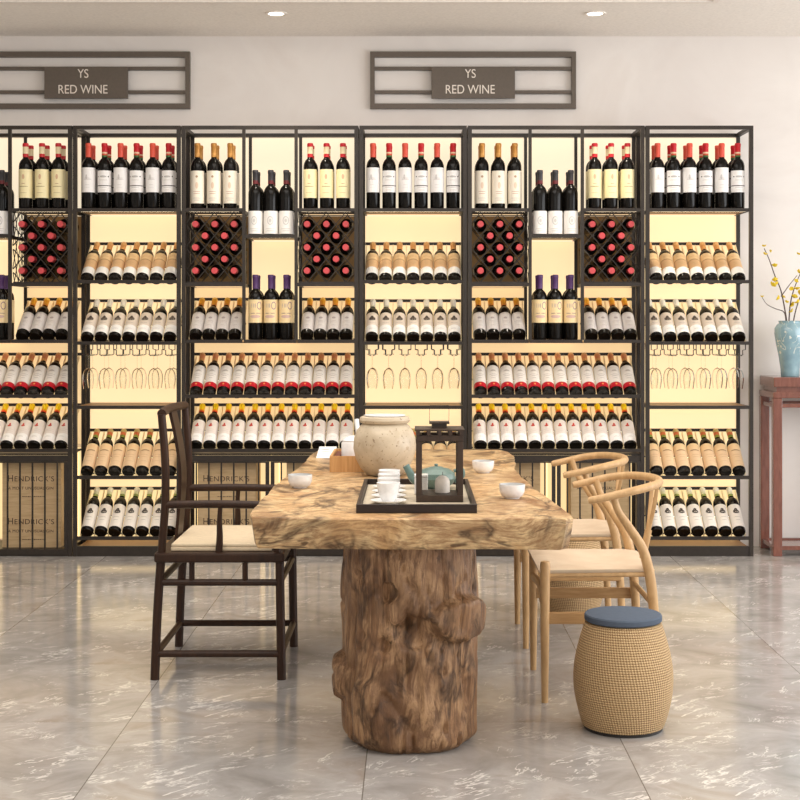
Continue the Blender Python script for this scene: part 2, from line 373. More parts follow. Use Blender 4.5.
# ------------------------------------------------------------------ bottles
NECK = dict(st=(0.370, 0.0380, 0.0150), bg=(0.366, 0.0400, 0.0150), ti=(0.345, 0.0360, 0.0150), la=(0.300, 0.0385, 0.0165))
BM = {}
def bottle_meshes(kind, form, lab):
    """the three part meshes of one kind of bottle; lab = (from, to) as a share of the height, or None"""
    key = (kind, form)
    if key in BM: return BM[key]
    L, r, rn = NECK[form]; zs = (0.60 if form == 'ti' else 0.63) * L
    prof = [(0.0005, 0.004), (r * 0.7, 0.003), (r * 0.92, 0.0), (r, 0.006), (r, zs)]
    sh = (0.165 if form == 'ti' else 0.135) * L
    for a in (0.2, 0.4, 0.58, 0.73, 0.85, 0.93): prof.append((rn + (r - rn) * (1 - a ** 2.2) ** 0.75, zs + sh * a))
    prof.append((rn, zs + sh * 1.06))
    prof += [(rn, L * 0.985), (0.0005, L * 0.985)]
    body = MB().lathe(prof, seg=20).mesh('bottle_body', 'bglass', 50, weld=True)
    c0 = 0.785 if form in ('st', 'bg') else 0.79 if form == 'ti' else 0.80
    cr = rn + 0.0012
    capp = [(cr + 0.0004, c0 * L), (cr, (c0 + 0.01) * L), (cr, 0.945 * L), (cr + 0.0012, 0.95 * L), (cr + 0.0012, 0.985 * L), (cr - 0.001, L), (0.0005, L)]
    cap = MB().lathe(capp, seg=14).mesh('capsule', MC[kind], 40)
    lb = None
    if lab:
        rr = r + 0.0006
        lb = MB().lathe([(rr, lab[0] * L), (rr, lab[1] * L)], seg=16, a0=radians(-90 - 105), a1=radians(-90 + 105)).mesh('label', ML[kind], 60)
    BM[key] = (body, cap, lb); return BM[key]
SPEC = {  # look, label extent
 'orange': ('orange-capped white-label bottle', (.246, .622)), 'red': ('red-capped band-label bottle', (.246, .577)),
 'gold': ('gold-capped bottle', (.077, .573)), 'cream': ('red-and-cream-capped bottle', (.16, .596)),
 'charcoal': ('charcoal-capped bottle', (.012, .365)), 'purple': ('purple-capped bottle', (.26, .615)),
 'pink': ('pink-capped bottle', None), 'yellow_grey': ('amber-capped grey-label bottle', (.10, .53)),
 'tan_red': ('red-footed label bottle', (.08, .60)), 'yellow': ('yellow-capped bottle', (.04, .53)),
 'tan': ('tan-label bottle', (.06, .60)), 'white': ('white-capped crest bottle', (.06, .56)),
 'olive': ('beige-label bottle', (.06, .58)), 'white_green': ('white-and-green-capped crest bottle', (.06, .55))}
FIRST = {}
def place_bottle(kind, form, loc, rot, label, group):
    meshes = bottle_meshes(kind, form, SPEC[kind][1]); key = (kind, form)
    if key not in FIRST:
        r = thing('wine_bottle', label, 'wine bottle', loc, group); r.rotation_euler = rot
        for nm, me in zip(('bottle_body', 'capsule', 'label'), meshes):
            if me: put(nm, me, r)
        FIRST[key] = r; return r
    src = FIRST[key]
    r = src.copy(); COL.objects.link(r); r.location = loc; r.rotation_euler = rot; r['label'] = label; r['group'] = group
    for ch in list(src.children):
        d = ch.copy(); COL.objects.link(d); d.parent = r
    return r
ORD = ['first', 'second', 'third', 'fourth', 'fifth', 'sixth', 'seventh', 'eighth', 'ninth', 'tenth', 'eleventh', 'twelfth']

# ------------------------------------------------------------------ shelf units
FY = 7.955                     # front plane of the shelving
DEP = 0.345                    # its depth
BY = FY + DEP - 0.012          # the lit back panel
zf = lambda py: Z(py, FY)
PT = Z(138.6, BY)
TH = radians(39.2)
PW = 0.022
def unit_frame(t, x0, x1, subs=()):
    f = MB(); top = zf(126.2)
    for x in (x0, x1 - PW):
        f.box(x, x + PW, FY, FY + PW, 0, top - 0.02); f.box(x, x + PW, FY + DEP - PW, FY + DEP, 0, top - 0.02)
        f.box(x, x + PW, FY, FY + DEP, top - 0.02, top)
    f.box(x0 + PW, x1 - PW, FY, FY + PW, top - 0.02, top); f.box(x0 + PW, x1 - PW, FY + DEP - PW, FY + DEP, top - 0.02, top)
    return f
def board(t, x0, x1, ztop, wood=True):
    """a full shelf: metal edge rails and a wooden board between them"""
    e = MB(); e.box(x0, x1, FY + 0.002, FY + 0.018, ztop - 0.019, ztop)
    for x in (x0, x1 - 0.012): e.box(x, x + 0.012, FY + 0.018, FY + DEP - 0.016, ztop - 0.019, ztop - 0.0012)
    e.build('shelf_rail', 'metal', t, smooth=0)
    MB().box(x0 + 0.02, x1 - 0.02, FY + 0.019, FY + 0.027, ztop - 0.0185, ztop - 0.0145).build('led_or_fill_strip', 'led_shelf_fill', t, smooth=0)
    MB().box(x0 + 0.01, x1 - 0.01, FY + 0.280, FY + 0.322, ztop - 0.0160, ztop - 0.0141).build('led_or_fill_strip', 'led_soft', t, smooth=0)
    MB().box(x0 + 0.012, x1 - 0.012, FY + 0.018, BY - 0.004, ztop - 0.014, ztop - 0.0005).build('shelf_board', 'board', t, smooth=0)
DIP = dict(tan=.026, white=.0137, yellow_grey=.0147, tan_red=.027, yellow=.018, olive=.014, white_green=.013)
def rack(t, x0, x1, zbar, centres, pitch, kind):
    """a sloping bottle rack: front stop bar, rear rail, thin cream slats between the bottles"""
    e = MB(); e.box(x0, x1, FY + 0.002, FY + 0.018, zbar - 0.019, zbar); e.build('front_bar', 'metal', t, smooth=0)
    if kind not in ('white_green', 'white', 'yellow_grey'): MB().box(x0 + 0.02, x1 - 0.02, FY + 0.0183, FY + 0.0200, zbar - 0.0185, zbar - 0.0085).build('led_or_fill_strip', 'led_shelf_fill', t, smooth=0)  # hidden strip added behind the stop bar to light the bottles
    y0, z0 = FY + 0.044, zbar - DIP[kind] + 0.0278
    d = Vector((0, cos(TH), sin(TH))); n = Vector((0, -sin(TH), cos(TH)))
    L = 0.345
    zr = z0 + L * sin(TH) + 0.0115
    rr = MB(); rr.box(x0 + 0.001, x1 - 0.001, FY + 0.3215, FY + 0.3305, zr - 0.019, zr - 0.002)
    rr.build('rear_rail', 'metal', t, smooth=0)
    s = MB()
    xs = [centres[0] - pitch / 2] + [c + pitch / 2 for c in centres]
    for x in xs:
        x = min(max(x, x0 + 0.003), x1 - 0.003)
        a = Vector((x, y0, z0)) + d * 0.006 - n * 0.026; b = Vector((x, y0, z0)) + d * (L * 0.995) - n * 0.016
        s.bar(a, b, 0.0042, 0.020, up=n)
    s.build('cradle_slats', 'cream_slat', t, smooth=0)
    q = MB()
    for k in (0.10, 0.50):
        m = Vector((0, y0, z0)) + d * (L * k) - n * 0.042
        q.box(x0 + 0.001, x1 - 0.001, m.y - 0.004, m.y + 0.004, m.z - 0.004, m.z + 0.004)
    q.build('cross_rail', 'metal', t, smooth=0)
    MB().box(x0 + 0.02, x1 - 0.02, m.y - 0.006, m.y + 0.006, m.z - 0.0062, m.z - 0.0041).build('led_or_fill_strip', 'led_shelf_fill', t, smooth=0)  # added strip hidden under the rack to brighten caps of the row below
    return y0, z0
def tilted(kind, x, y0, z0, label, group):
    place_bottle(kind, 'ti', (x, y0, z0), (-(pi / 2 - TH), 0, 0), label, group)
def strip(t, x0, x1, ztop):
    MB().box(x0 + 0.02, x1 - 0.02, FY + 0.0184, FY + 0.0202, ztop - 0.0184, ztop - 0.0160 + 0.004).build('led_or_fill_strip', 'led_shelf_fill', t, smooth=0)
def panel(t, x0, x1, za, zb, mat):
    MB().box(x0, x1, BY, BY + 0.010, za, zb).build('back_panel', mat, t, smooth=0)
def lattice(t, xc, zc, hw, hh, a, b):
    m = MB()
    def net(emit, hw):
        N = 12
        for sgn in (1, -1):
            for k in range(-N, N + 1):
                c = 2 * k + 1                       # dx/a + sgn*dz/b = c
                pts = []
                for dx in (-hw, hw):
                    dz = (c - dx / a) * b * sgn
                    if abs(dz) <= hh + 1e-9: pts.append((dx, dz))
                for dz in (-hh, hh):
                    dx = (c - sgn * dz / b) * a
                    if abs(dx) < hw - 1e-9: pts.append((dx, dz))
                if len(pts) >= 2:
                    p, q = min(pts), max(pts)
                    if (p[0] - q[0]) ** 2 + (p[1] - q[1]) ** 2 > 1e-4: emit(p, q, sgn)
    for y in (FY + 0.030, FY + 0.245):
        net(lambda p, q, s: m.bar((xc + p[0], y + 0.0022 * s, zc + p[1]), (xc + q[0], y + 0.0022 * s, zc + q[1]), 0.0045, 0.0105, up=(0, 1, 0)), hw)
    sy = FY + 0.14
    for sx in (-hw - 0.003, hw + 0.003):
        net(lambda p, q, s: m.bar((xc + sx + 0.001 * s, sy + p[0] * 0.7, zc + p[1]), (xc + sx + 0.001 * s, sy + q[0] * 0.7, zc + q[1]), 0.0085, 0.002, up=(1, 0, 0)), 0.155)
    for y in (FY + 0.030, FY + 0.245):                     # border of the lattice
        for dz in (-hh + 0.003, hh - 0.003): m.box(xc - hw, xc + hw, y - 0.003, y + 0.003, zc + dz - 0.003, zc + dz + 0.003)
    m.build('lattice', 'metal', t, smooth=0)
UC = [-2.4075, -1.605, -0.8025, 0.0, 0.8025, 1.605]
UNAME = ['cut-off wide unit far left', 'narrow unit at left', 'wide unit left of centre', 'centre narrow unit', 'wide unit right of centre', 'narrow unit at right end']
UTHING = ['wide bronze wine shelf unit cut off by the left edge of the picture', 'narrow bronze wine shelf unit behind the dark wooden armchair',
          'wide bronze wine shelf unit with crates, left of the centre one', 'narrow bronze wine shelf unit in the centre behind the stone jar',
          'wide bronze wine shelf unit behind the two pale wooden chairs', 'narrow bronze wine shelf unit beside the red-brown stand']
# ---- wine glasses
def glass_mat():
    t = NT('clear_glass')
    tr = t.n('ShaderNodeBsdfTransparent'); tr.inputs[0].default_value = (0.985, 0.982, 0.972, 1)
    gl = t.n('ShaderNodeBsdfGlossy'); gl.inputs['Roughness'].default_value = 0.04
    lw = t.n('ShaderNodeFresnel'); lw.inputs[0].default_value = 1.22
    mx = t.n('ShaderNodeMixShader'); t.l(lw.outputs[0], mx.inputs[0]); t.l(tr.outputs[0], mx.inputs[1]); t.l(gl.outputs[0], mx.inputs[2])
    t.l(mx.outputs[0], t.out.inputs[0]); M['glass'] = t.m
glass_mat()
bowl_me = MB().lathe([(0.0005, -0.079), (0.012, -0.083), (0.024, -0.094), (0.0315, -0.118), (0.0330, -0.142), (0.0305, -0.170), (0.0260, -0.196)], seg=22).mesh('bowl', 'glass', 60)
foot_me = MB().lathe([(0.0005, 0.0), (0.031, 0.0), (0.031, -0.002), (0.006, -0.006), (0.0030, -0.014), (0.0027, -0.05), (0.0030, -0.074), (0.0046, -0.0785), (0.0005, -0.0795)], seg=20).mesh('stem', 'glass', 50)
GLASS0 = []
def place_glass(loc, label):
    if not GLASS0:
        r = thing('wine_glass', label, 'wine glass', loc, 'hanging wine glasses'); put('bowl', bowl_me, r); put('stem', foot_me, r); GLASS0.append(r); return
    r = GLASS0[0].copy(); COL.objects.link(r); r.location = loc; r['label'] = label
    for ch in list(GLASS0[0].children):
        d = ch.copy(); COL.objects.link(d); d.parent = r
def hangers(t, xs, ztop):
    """wire channels below the shelf: each pair of stepped wires carries the feet of one file of glasses"""
    for x in xs:
        h = MB()
        for y in (FY + 0.035, FY + 0.235):
            for s in (-1, 1):
                p = [(x + s * 0.034, y, ztop), (x + s * 0.034, y, ztop - 0.028), (x + s * 0.018, y, ztop - 0.031), (x + s * 0.018, y, ztop - 0.058), (x + s * 0.0075, y, ztop - 0.060)]
                h.tube(p, 0.0029, 6)
        for s in (-1, 1): h.tube([(x + s * 0.009, FY + 0.02, ztop - 0.062), (x + s * 0.009, FY + 0.25, ztop - 0.062)], 0.0018, 6)
        h.build('stemware_hanger', 'wire', t)

def narrow_unit(i):
    xc = UC[i]; x0, x1 = xc - 0.3015, xc + 0.3015; a, b = x0 + PW, x1 - PW; un = UNAME[i]
    t = thing('wine_shelf_unit', UTHING[i], 'shelf', (xc, FY + DEP / 2, 0), 'bronze wine shelf units')
    unit_frame(t, x0, x1).build('frame', 'metal', t, smooth=0)
    z1, z2, z3, z4, z5, z6 = zf(208.7), zf(280.5), zf(342), zf(406.3), zf(476.5), zf(537.3)
    board(t, a, b, z1); board(t, a, b, z4)
    panel(t, a, b, z1 - 0.02, PT, 'glow_top')
    panel(t, a, b, z2 + 0.001, z1 - 0.021, 'glow_mid'); panel(t, a, b, z3 + 0.001, z2, 'glow_mid'); panel(t, a, b, z4, z3, 'glow_mid')
    panel(t, a, b, z5, z4 - 0.02, 'glow_mid'); panel(t, a, b, 0.06, z5 - 0.001, 'glow_low')
    # plinth and the dark gap over it
    MB().box(a, b, FY + 0.004, FY + 0.02, 0, zf(547)).build('plinth', 'metal', t, smooth=0)
    MB().box(a, b, FY + 0.02, BY - 0.002, zf(548) - 0.01, zf(548)).build('bottom_board', 'board', t, smooth=0)
    # standing bottles, two rows
    cnt = {}
    for row, dy in (('front', 0.055), ('back', 0.161)):
        for k in range(6):
            kind = 'orange' if k % 2 == 0 else 'red'
            n = cnt[(row, kind)] = cnt.get((row, kind), -1) + 1
            place_bottle(kind, 'st', (xc + (k - 2.5) * 0.0905, FY + dy, z1), (0, 0, random.uniform(-.12, .12)),
                         f'{ORD[n]} {SPEC[kind][0]} from left, {row} row, top shelf of {un}', 'bottles standing on the top shelves')
    for kind, zb in (('tan', z2), ('white', z3), ('olive', z5), ('white_green', z6)):
        if i == 3 and kind == 'white_green': continue          # wholly behind the table
        cs = [xc + (k - 3) * 0.0777 for k in range(7)]
        y0, z0 = rack(t, a, b, zb, cs, 0.0777, kind)
        for k, x in enumerate(cs):
            tilted(kind, x, y0, z0, f'{ORD[k]} {SPEC[kind][0]} from left on sloping rack of {un}', 'bottles on sloping racks')
    gx = [xc + (k - 2.5) * 0.0925 for k in range(6)]
    hangers(t, gx, z3 - 0.019)
    MB().box(a, b, FY + 0.018, BY - 0.002, z3 - 0.019, z3 - 0.0142).build('hanger_plate', 'board', t, smooth=0)
    for row, dy in (('front', 0.07), ('back', 0.185)):
        for k, x in enumerate(gx):
            place_glass((x, FY + dy, z3 - 0.019 - 0.0540), f'upside-down wine glass, {ORD[k]} from left, {row} row, hanging in {un}')

M['crate'] = wood_simple('crate_board', (186, 156, 116), (208, 180, 140), 0.65, (3, 30, 22), spec=0.2)
M['ink'] = plain('crate_ink', (70, 52, 38), 0.8)
def crate_meshes():
    w_, h_, d_ = 0.330, 0.2415, 0.245
    body = MB()
    hb = h_ * 0.46
    body.box(-w_ / 2, w_ / 2, 0, d_, 0, hb - 0.001); body.box(-w_ / 2 + 0.001, w_ / 2 - 0.001, 0.002, d_ - 0.002, hb - 0.001, hb + 0.001); body.box(-w_ / 2, w_ / 2, 0, d_, hb + 0.001, h_)
    b = body.mesh('crate_body', 'crate', 0)
    def fit(body, size, width, space):
        me = text_mesh(body, size, M['ink'], 1.0, align='LEFT', space=space)
        w0 = max(v.co.x for v in me.vertices); me.transform(Matrix.Diagonal((width / w0, 1, 1, 1))); return me
    lines = [fit('H', 0.052, 0.030, 1), fit("ENDRICK'S", 0.041, 0.226, 1.1), fit('A MOST UNUSUAL GIN', 0.023, 0.255, 1.05)]
    dash = MB(); random.seed(9); x = -0.062
    while x < 0.06:
        q = random.uniform(0.004, 0.012); dash.box(x, x + q, -0.0008, 0.0002, -0.002, 0.002); x += q + 0.0035
    return b, lines, dash.mesh('lettering', 'ink', 0), h_
CR = crate_meshes()
def crate(x, z, label):
    t = thing('wooden_crate', label, 'crate', (x, FY + 0.062, z), 'printed wooden crates')
    put('crate_body', CR[0], t)
    for me, dx, dz in zip(CR[1], (-0.135, -0.099, -0.132), (0.146, 0.1435, 0.0915)): put('lettering', me, t, (dx, -0.0002, dz))
    put('lettering', CR[2], t, (0.01, -0.0002, 0.045))

def wide_unit(i):
    xc = UC[i]; x0, x1 = xc - 0.495, xc + 0.495; a, b = x0 + PW, x1 - PW; un = UNAME[i]; cut = i == 0
    t = thing('wine_shelf_unit', UTHING[i], 'shelf', (xc, FY + DEP / 2, 0), 'bronze wine shelf units')
    z1, zl, z3, z4, z5, zm = zf(208.7), zf(283.3), zf(340.3), zf(395.2), zf(449.5), zf(235)
    top = zf(126.2)
    f = unit_frame(t, x0, x1)
    S0, S1 = 0.1375, 0.1555
    for s in (-1, 1):
        xa, xb = sorted((xc + s * S0, xc + s * S1))
        f.box(xa, xb, FY + .001, FY + 0.019, z3, top - 0.02); f.box(xa, xb, FY + DEP - PW, FY + DEP, z3, top - 0.02)
    f.build('frame', 'metal', t, smooth=0)
    A0, A1 = a, xc - S1; B0, B1 = xc - S0, xc + S0; C0, C1 = xc + S1, b
    for (p, q) in ((A0, A1), (C0, C1)):
        if cut and p == A0: continue
        board(t, p, q, z1); board(t, p, q, zl)
        panel(t, p, q, z1 - 0.02, PT, 'glow_top'); panel(t, p, q, zl, z1 - 0.021, 'glow_dim'); panel(t, p, q, z3, zl - 0.02, 'glow_tan')
    board(t, B0, B1, zm); panel(t, B0, B1, zm - 0.02, PT, 'glow_top'); panel(t, B0, B1, z3, zm - 0.021, 'glow_mid')
    board(t, B0 - 0.009, B1 + 0.009, z3)
    for (p, q) in ((A0, A1), (C0, C1)):
        if cut and p == A0: continue
        p, q = (p, q + 0.0085) if p == A0 else (p - 0.0085, q)
        MB().box(p, q, FY + 0.0185, BY - 0.004, z3 - 0.019, z3 - 0.0150).build('shelf_board', 'board', t, smooth=0)
    panel(t, a, b, z4, z3 - 0.02, 'glow_tan'); panel(t, a, b, z5, z4 - 0.001, 'glow_tan'); panel(t, a, b, 0.05, z5 - 0.021, 'glow_low')
    # standing bottles
    cols = (('gold', (A0 + A1) / 2 - 0.007, 0.0925, z1), ('charcoal', xc, 0.0870, zm), ('purple', xc, 0.0870, z3), ('cream', (C0 + C1) / 2, 0.0925, z1))
    if cut: cols = cols[1:]
    for kind, cx, pitch, zz in cols:
        for row, dy in (('front', 0.055), ('back', 0.161)):
            for k in range(3):
                if cut and kind in ('charcoal', 'purple'):
                    if k < 2: continue
                    lab = f'{SPEC[kind][0]}, {row} row, half hidden by the left edge, {un}'
                else: lab = f'{ORD[k]} {SPEC[kind][0]} from left, {row} row, {un}'
                place_bottle(kind, 'bg' if kind in ('charcoal', 'purple') else 'st', (cx + (k - 1) * pitch, FY + dy, zz), (0, 0, random.uniform(-.1, .1)), lab, 'bottles standing on the wide units')
    # lattices with lying bottles
    zc = Z(248.2, FY + .03)
    for side, p, q in (('left', A0, A1), ('right', C0, C1)):
        if cut and side == 'left': continue
        cx = (p + q) / 2
        lattice(t, cx, (z1 - 0.019 + zl) / 2 + 0.0, (q - p) / 2 - 0.004, (z1 - 0.019 - zl) / 2 - 0.001, 0.0545, 0.0655)
        zc = (z1 - 0.019 + zl) / 2
        for r_ in range(5):
            nb = 3 if r_ % 2 == 0 else 2
            for k in range(nb):
                place_bottle('pink', 'la', (cx + (k - (nb - 1) / 2) * 0.109, FY + 0.325, zc + (2 - r_) * 0.0655 * 1.0), (pi / 2, 0, 0),
                    f'pink-capped bottle, {ORD[k]} from left, {["top", "second", "middle", "fourth", "bottom"][r_]} row of {side} lattice, {un}', 'bottles lying in diamond lattices')
        cs = [cx + (k - 1.5) * 0.0738 for k in range(4)]
        y0, z0 = rack(t, p, q, z3, cs, 0.0738, 'yellow_grey')
        for k, x in enumerate(cs):
            tilted('yellow_grey', x, y0, z0, f'{ORD[k]} {SPEC["yellow_grey"][0]} from left in {side} column, {un}', 'bottles on sloping racks')
    for kind, zb in (('tan_red', z4), ('yellow', z5)):
        cs = [xc + (k - 5.5) * 0.0768 for k in range(12)]
        y0, z0 = rack(t, a, b, zb, cs, 0.0768, kind)
        for k, x in enumerate(cs):
            if cut and k < 6: continue
            tilted(kind, x, y0, z0, f'{ORD[11 - k] if cut else ORD[k]} {SPEC[kind][0]} from {"right" if cut else "left"}, {un}', 'bottles on sloping racks')
    # cupboard with barred doors
    zr = zf(455); zb = zf(462.5)
    MB().box(a, b, FY + 0.018, BY - 0.002, zr - 0.006, zr + 0.004).build('cupboard_top', 'metal', t, smooth=0)
    MB().box(a, b, FY + 0.006, FY + 0.02, zb + 0.001, zr - 0.007).build('cupboard_rail', 'metal', t, smooth=0)
    MB().box(a, b, FY + 0.016, BY - 0.002, 0.0, 0.0405).build('cupboard_floor', 'metal', t, smooth=0)
    for s in (-1, 1):
        if cut and s < 0: continue
        d0, d1 = sorted((xc + s * 0.004, xc + s * (0.495 - PW - 0.001)))
        dz0, dz1 = 0.004, zb
        fr = MB(); fr.box(d0, d0 + 0.021, FY + .001, FY + 0.015, dz0, dz1); fr.box(d1 - 0.021, d1, FY + .001, FY + 0.015, dz0, dz1)
        fr.box(d0 + 0.021, d1 - 0.021, FY + .001, FY + 0.015, dz0, zf(549.8)); fr.box(d0 + 0.021, d1 - 0.021, FY + .001, FY + 0.015, dz1 - 0.006, dz1)
        dr = fr.build('door', 'metal', t, smooth=0)
        gr = MB()
        for k in range(6):
            x = d0 + 0.021 + (d1 - d0 - 0.042) * (k + 0.55) / 6.1
            gr.box(x - 0.0042, x + 0.0042, FY + 0.004, FY + 0.012, zf(549.8), dz1 - 0.006)
        gr.build('door_grille', 'metal', dr, smooth=0)
        cxx = xc + s * 0.2475 + (-0.002 if s < 0 else 0.006)
        side = 'left' if s < 0 else 'right'
        for lv, nm in ((0, 'lower'), (1, 'upper')):
            crate(cxx, 0.0410 + lv * 0.2420, (f'{nm} printed wooden crate behind the {side} barred door, {un}' if not cut else f'{nm} printed wooden crate behind bars, {un}'))
        # a LED strip runs up the cupboard's back on either side of the crates
        for xx in (d0 + 0.016, d1 - 0.022):
            MB().box(xx, xx + 0.006, BY - 0.010, BY - 0.004, 0.05, zr - 0.02).build('led_or_fill_strip', 'led_glow', t, smooth=0)

for i in (1, 3, 5): narrow_unit(i)
for i in (0, 2, 4): wide_unit(i)

# ------------------------------------------------------------------ spalted wood
def spalted(name, light, mid, dark, stretch, vein=0.02, seed=0.0, warm=(205, 150, 84), gs=(9, 2.2, 9), gk=0.65, bs=0.35, ws=1.3, wa=0.8):
    t = NT(name)
    mp = t.n('ShaderNodeMapping'); tc = t.n('ShaderNodeTexCoord'); t.l(tc.outputs['Object'], mp.inputs[0])
    mp.inputs['Scale'].default_value = stretch; mp.inputs['Location'].default_value = (seed, seed * 1.7, seed * .3)
    v = mp.outputs[0]
    wob = t.n('ShaderNodeTexNoise'); t.l(v, wob.inputs['Vector']); wob.inputs['Scale'].default_value = ws; wob.inputs['Detail'].default_value = 2
    add = t.n('ShaderNodeVectorMath', operation='MULTIPLY_ADD'); t.l(wob.outputs['Color'], add.inputs[0]); add.inputs[1].default_value = (wa, wa, wa); t.l(v, add.inputs[2])
    w = add.outputs[0]
    big = t.noise(w, 1.5, 5, 0.6, 0.5)
    col = t.ramp(big, [(0.25, lin(dark)), (0.37, lin(mid)), (0.50, lin(light)), (0.60, lin(warm)), (0.72, lin(light))])
    gm = t.n('ShaderNodeMapping'); gm.inputs['Scale'].default_value = gs; t.l(w, gm.inputs[0])
    grain = t.noise(gm.outputs[0], 3.2, 8, 0.7, 0.3)
    col = t.mix(t.ramp(grain, [(0.40, (gk, gk, gk, 1)), (0.56, (0, 0, 0, 1))]), col, lin(mid))
    r = t.math('ABSOLUTE', t.math('SUBTRACT', t.noise(w, 1.9, 4, 0.55, 0.8), 0.52))
    k = t.ramp(r, [(0.0, (1, 1, 1, 1)), (vein, (0, 0, 0, 1))])
    g = t.ramp(t.noise(v, 2.2, 2), [(0.42, (0, 0, 0, 1)), (0.54, (1, 1, 1, 1))])
    col = t.mix(t.math('MULTIPLY', t.math('MULTIPLY', k, g), 0.85), col, lin((58, 36, 18)))
    spot = t.ramp(t.noise(gm.outputs[0], 1.15, 3, 0.55, 0.5), [(0.31, (1, 1, 1, 1)), (0.36, (0, 0, 0, 1))])
    col = t.mix(t.math('MULTIPLY', spot, 0.75), col, lin((64, 42, 22)))
    M[name] = t.bsdf(col, 0.42, 0, 0.4, bump=t.math('ADD', t.math('MULTIPLY', grain, 1.2), t.math('MULTIPLY', r, 0.8)), bstr=bs, bdist=0.006)
spalted('slab_wood', (220, 188, 140), (146, 106, 68), (92, 64, 40), (2.4, 1.3, 3.2), 0.06, 2.0, warm=(196, 154, 104), gs=(2.4, 8.5, 13), gk=0.8, wa=0.6, ws=1.0)
spalted('trunk_wood', (178, 140, 102), (112, 79, 52), (56, 37, 24), (4.2, 4.2, 2.4), 0.07, 5.0, warm=(140, 102, 70), gs=(6, 6, 1.0), gk=1.0, bs=0.8, ws=0.9, wa=0.55)

TZ = 0.73
def on_top(px, py): Y = F * (H - TZ) / (py - CY); return (X(px, Y), Y)
table = thing('tea_table', 'long live-edge wooden slab tea table on a thick tree trunk', 'table', (0, 5.3, 0))
outl = [on_top(*p) for p in ((252, 518), (330, 519), (420, 519.5), (500, 519), (566, 519.5), (573, 518), (567, 512), (556, 504), (545, 496), (530, 485), (520, 475.5), (514.5, 469), (516, 463), (514, 457), (509, 452.5), (499, 450.3), (440, 450), (380, 450), (335, 450), (318, 450.6), (311, 455), (304, 463), (295, 470.5), (285, 477.5), (274, 486.5), (262, 499), (255, 508), (250, 514))]
def slab_mesh():
    import bmesh
    bm = bmesh.new()
    dense = []
    n = len(outl)
    for i in range(n):
        p, q = Vector(outl[i]), Vector(outl[(i + 1) % n]); m = max(1, int((q - p).length / 0.05))
        dense += [p.lerp(q, k / m) for k in range(m)]
    cen = Vector((0, 5.3))
    rings = []
    levels = [(TZ, 0.0035), (TZ - 0.0035, 0.0), (TZ - 0.03, 0.003), (TZ - 0.06, 0.009), (TZ - 0.089, 0.016), (TZ - 0.093, 0.020)]
    for z, ins in levels:
        ring = []
        for p in dense:
            d = (p - cen); nrm = Vector((d.x / 0.45, d.y / 1.6)).normalized()
            k = ins + noise.noise(Vector((p.x * 9, p.y * 9, z * 26))) * (0.0015 if d.y < -1.05 else 0.009)
            ring.append(bm.verts.new((p.x - nrm.x * k, p.y - nrm.y * k, z)))
        rings.append(ring)
    m = len(dense)
    for a, b in zip(rings, rings[1:]):
        for k in range(m): bm.faces.new((a[k], b[k], b[(k + 1) % m], a[(k + 1) % m]))
    bm.faces.new(rings[0]); bm.faces.new(list(reversed(rings[-1])))
    bmesh.ops.recalc_face_normals(bm, faces=bm.faces)
    me = bpy.data.meshes.new('tabletop'); bm.to_mesh(me); bm.free()
    me.polygons.foreach_set('use_smooth', [True] * len(me.polygons)); me.set_sharp_from_angle(angle=radians(40))
    me.materials.append(M['slab_wood']); return me
top = bpy.data.objects.new('tabletop', slab_mesh()); COL.objects.link(top); top.parent = table; top.data.transform(Matrix.Translation(-table.location))
def trunk(cx, cy, r, ztop, burls, nm, seed):
    m = MB(); NA, NZ = 120, 90; vs = []
    for j in range(NZ + 1):
        z = ztop * j / NZ
        for k in range(NA):
            a = 2 * pi * k / NA
            rr = r
            rr -= 0.030 * max(0, 1 - z / 0.035) ** 2
            q = Vector((cos(a) * 1.6, sin(a) * 1.6, z * 2.2 + seed))
            rr += 0.008 * noise.noise(q) + 0.010 * (noise.noise(q * 2.1 + Vector((3, 1, 0))))
            ridge = abs(noise.noise(Vector((cos(a) * 5, sin(a) * 5, z * 3.0 + seed))))
            rr += 0.014 * (ridge - 0.2) - 0.012 * max(0, 0.10 - abs(noise.noise(q * 1.7 + Vector((7, 2, 0))))) / 0.10 + 0.005 * noise.noise(Vector((cos(a) * 16, sin(a) * 16, z * 7)))
            for (ba, bz, wa, wz, hgt, flat) in burls:
                da = (a - ba + pi) % (2 * pi) - pi
                e = (da / wa) ** 2 + ((z - bz) / wz) ** 2
                if flat: rr += hgt / (1 + math.exp((sqrt(e) - 1) * 20))
                else: rr += hgt * math.exp(-e)
            vs.append((cx + rr * cos(a), cy + rr * sin(a) * 1.0, z))
    fs = [(j * NA + k, j * NA + (k + 1) % NA, (j + 1) * NA + (k + 1) % NA, (j + 1) * NA + k) for j in range(NZ) for k in range(NA)]
    fs += [tuple(reversed(range(NA))), tuple(range(NZ * NA, (NZ + 1) * NA))]
    m.add(vs, fs); return m.build(nm, 'trunk_wood', table, smooth=40)
A = radians
trunk(-0.009, 4.475, 0.2105, TZ - 0.0925, [(A(-40), 0.402, 0.56, 0.066, 0.040, True), (A(-172), 0.205, 0.24, 0.072, 0.030, True), (A(-168), 0.235, 0.12, 0.03, 0.010, False), (A(-85), 0.37, 0.30, 0.05, -0.022, True), (A(-95), 0.24, 0.25, 0.05, -0.014, False),
      (A(-112), 0.33, 0.10, 0.025, -0.030, False), (A(-92), 0.40, 0.06, 0.045, -0.030, False), (A(-110), 0.49, 0.16, 0.03, -0.014, True), (A(-130), 0.12, 0.3, 0.10, 0.012, True), (A(-20), 0.2, 0.3, .1, .010, False)], 'trunk_leg', 0.0)
trunk(0.02, 6.02, 0.19, TZ - 0.0925, [(A(40), 0.3, 0.4, 0.1, 0.02, True)], 'trunk_leg', 7.0)

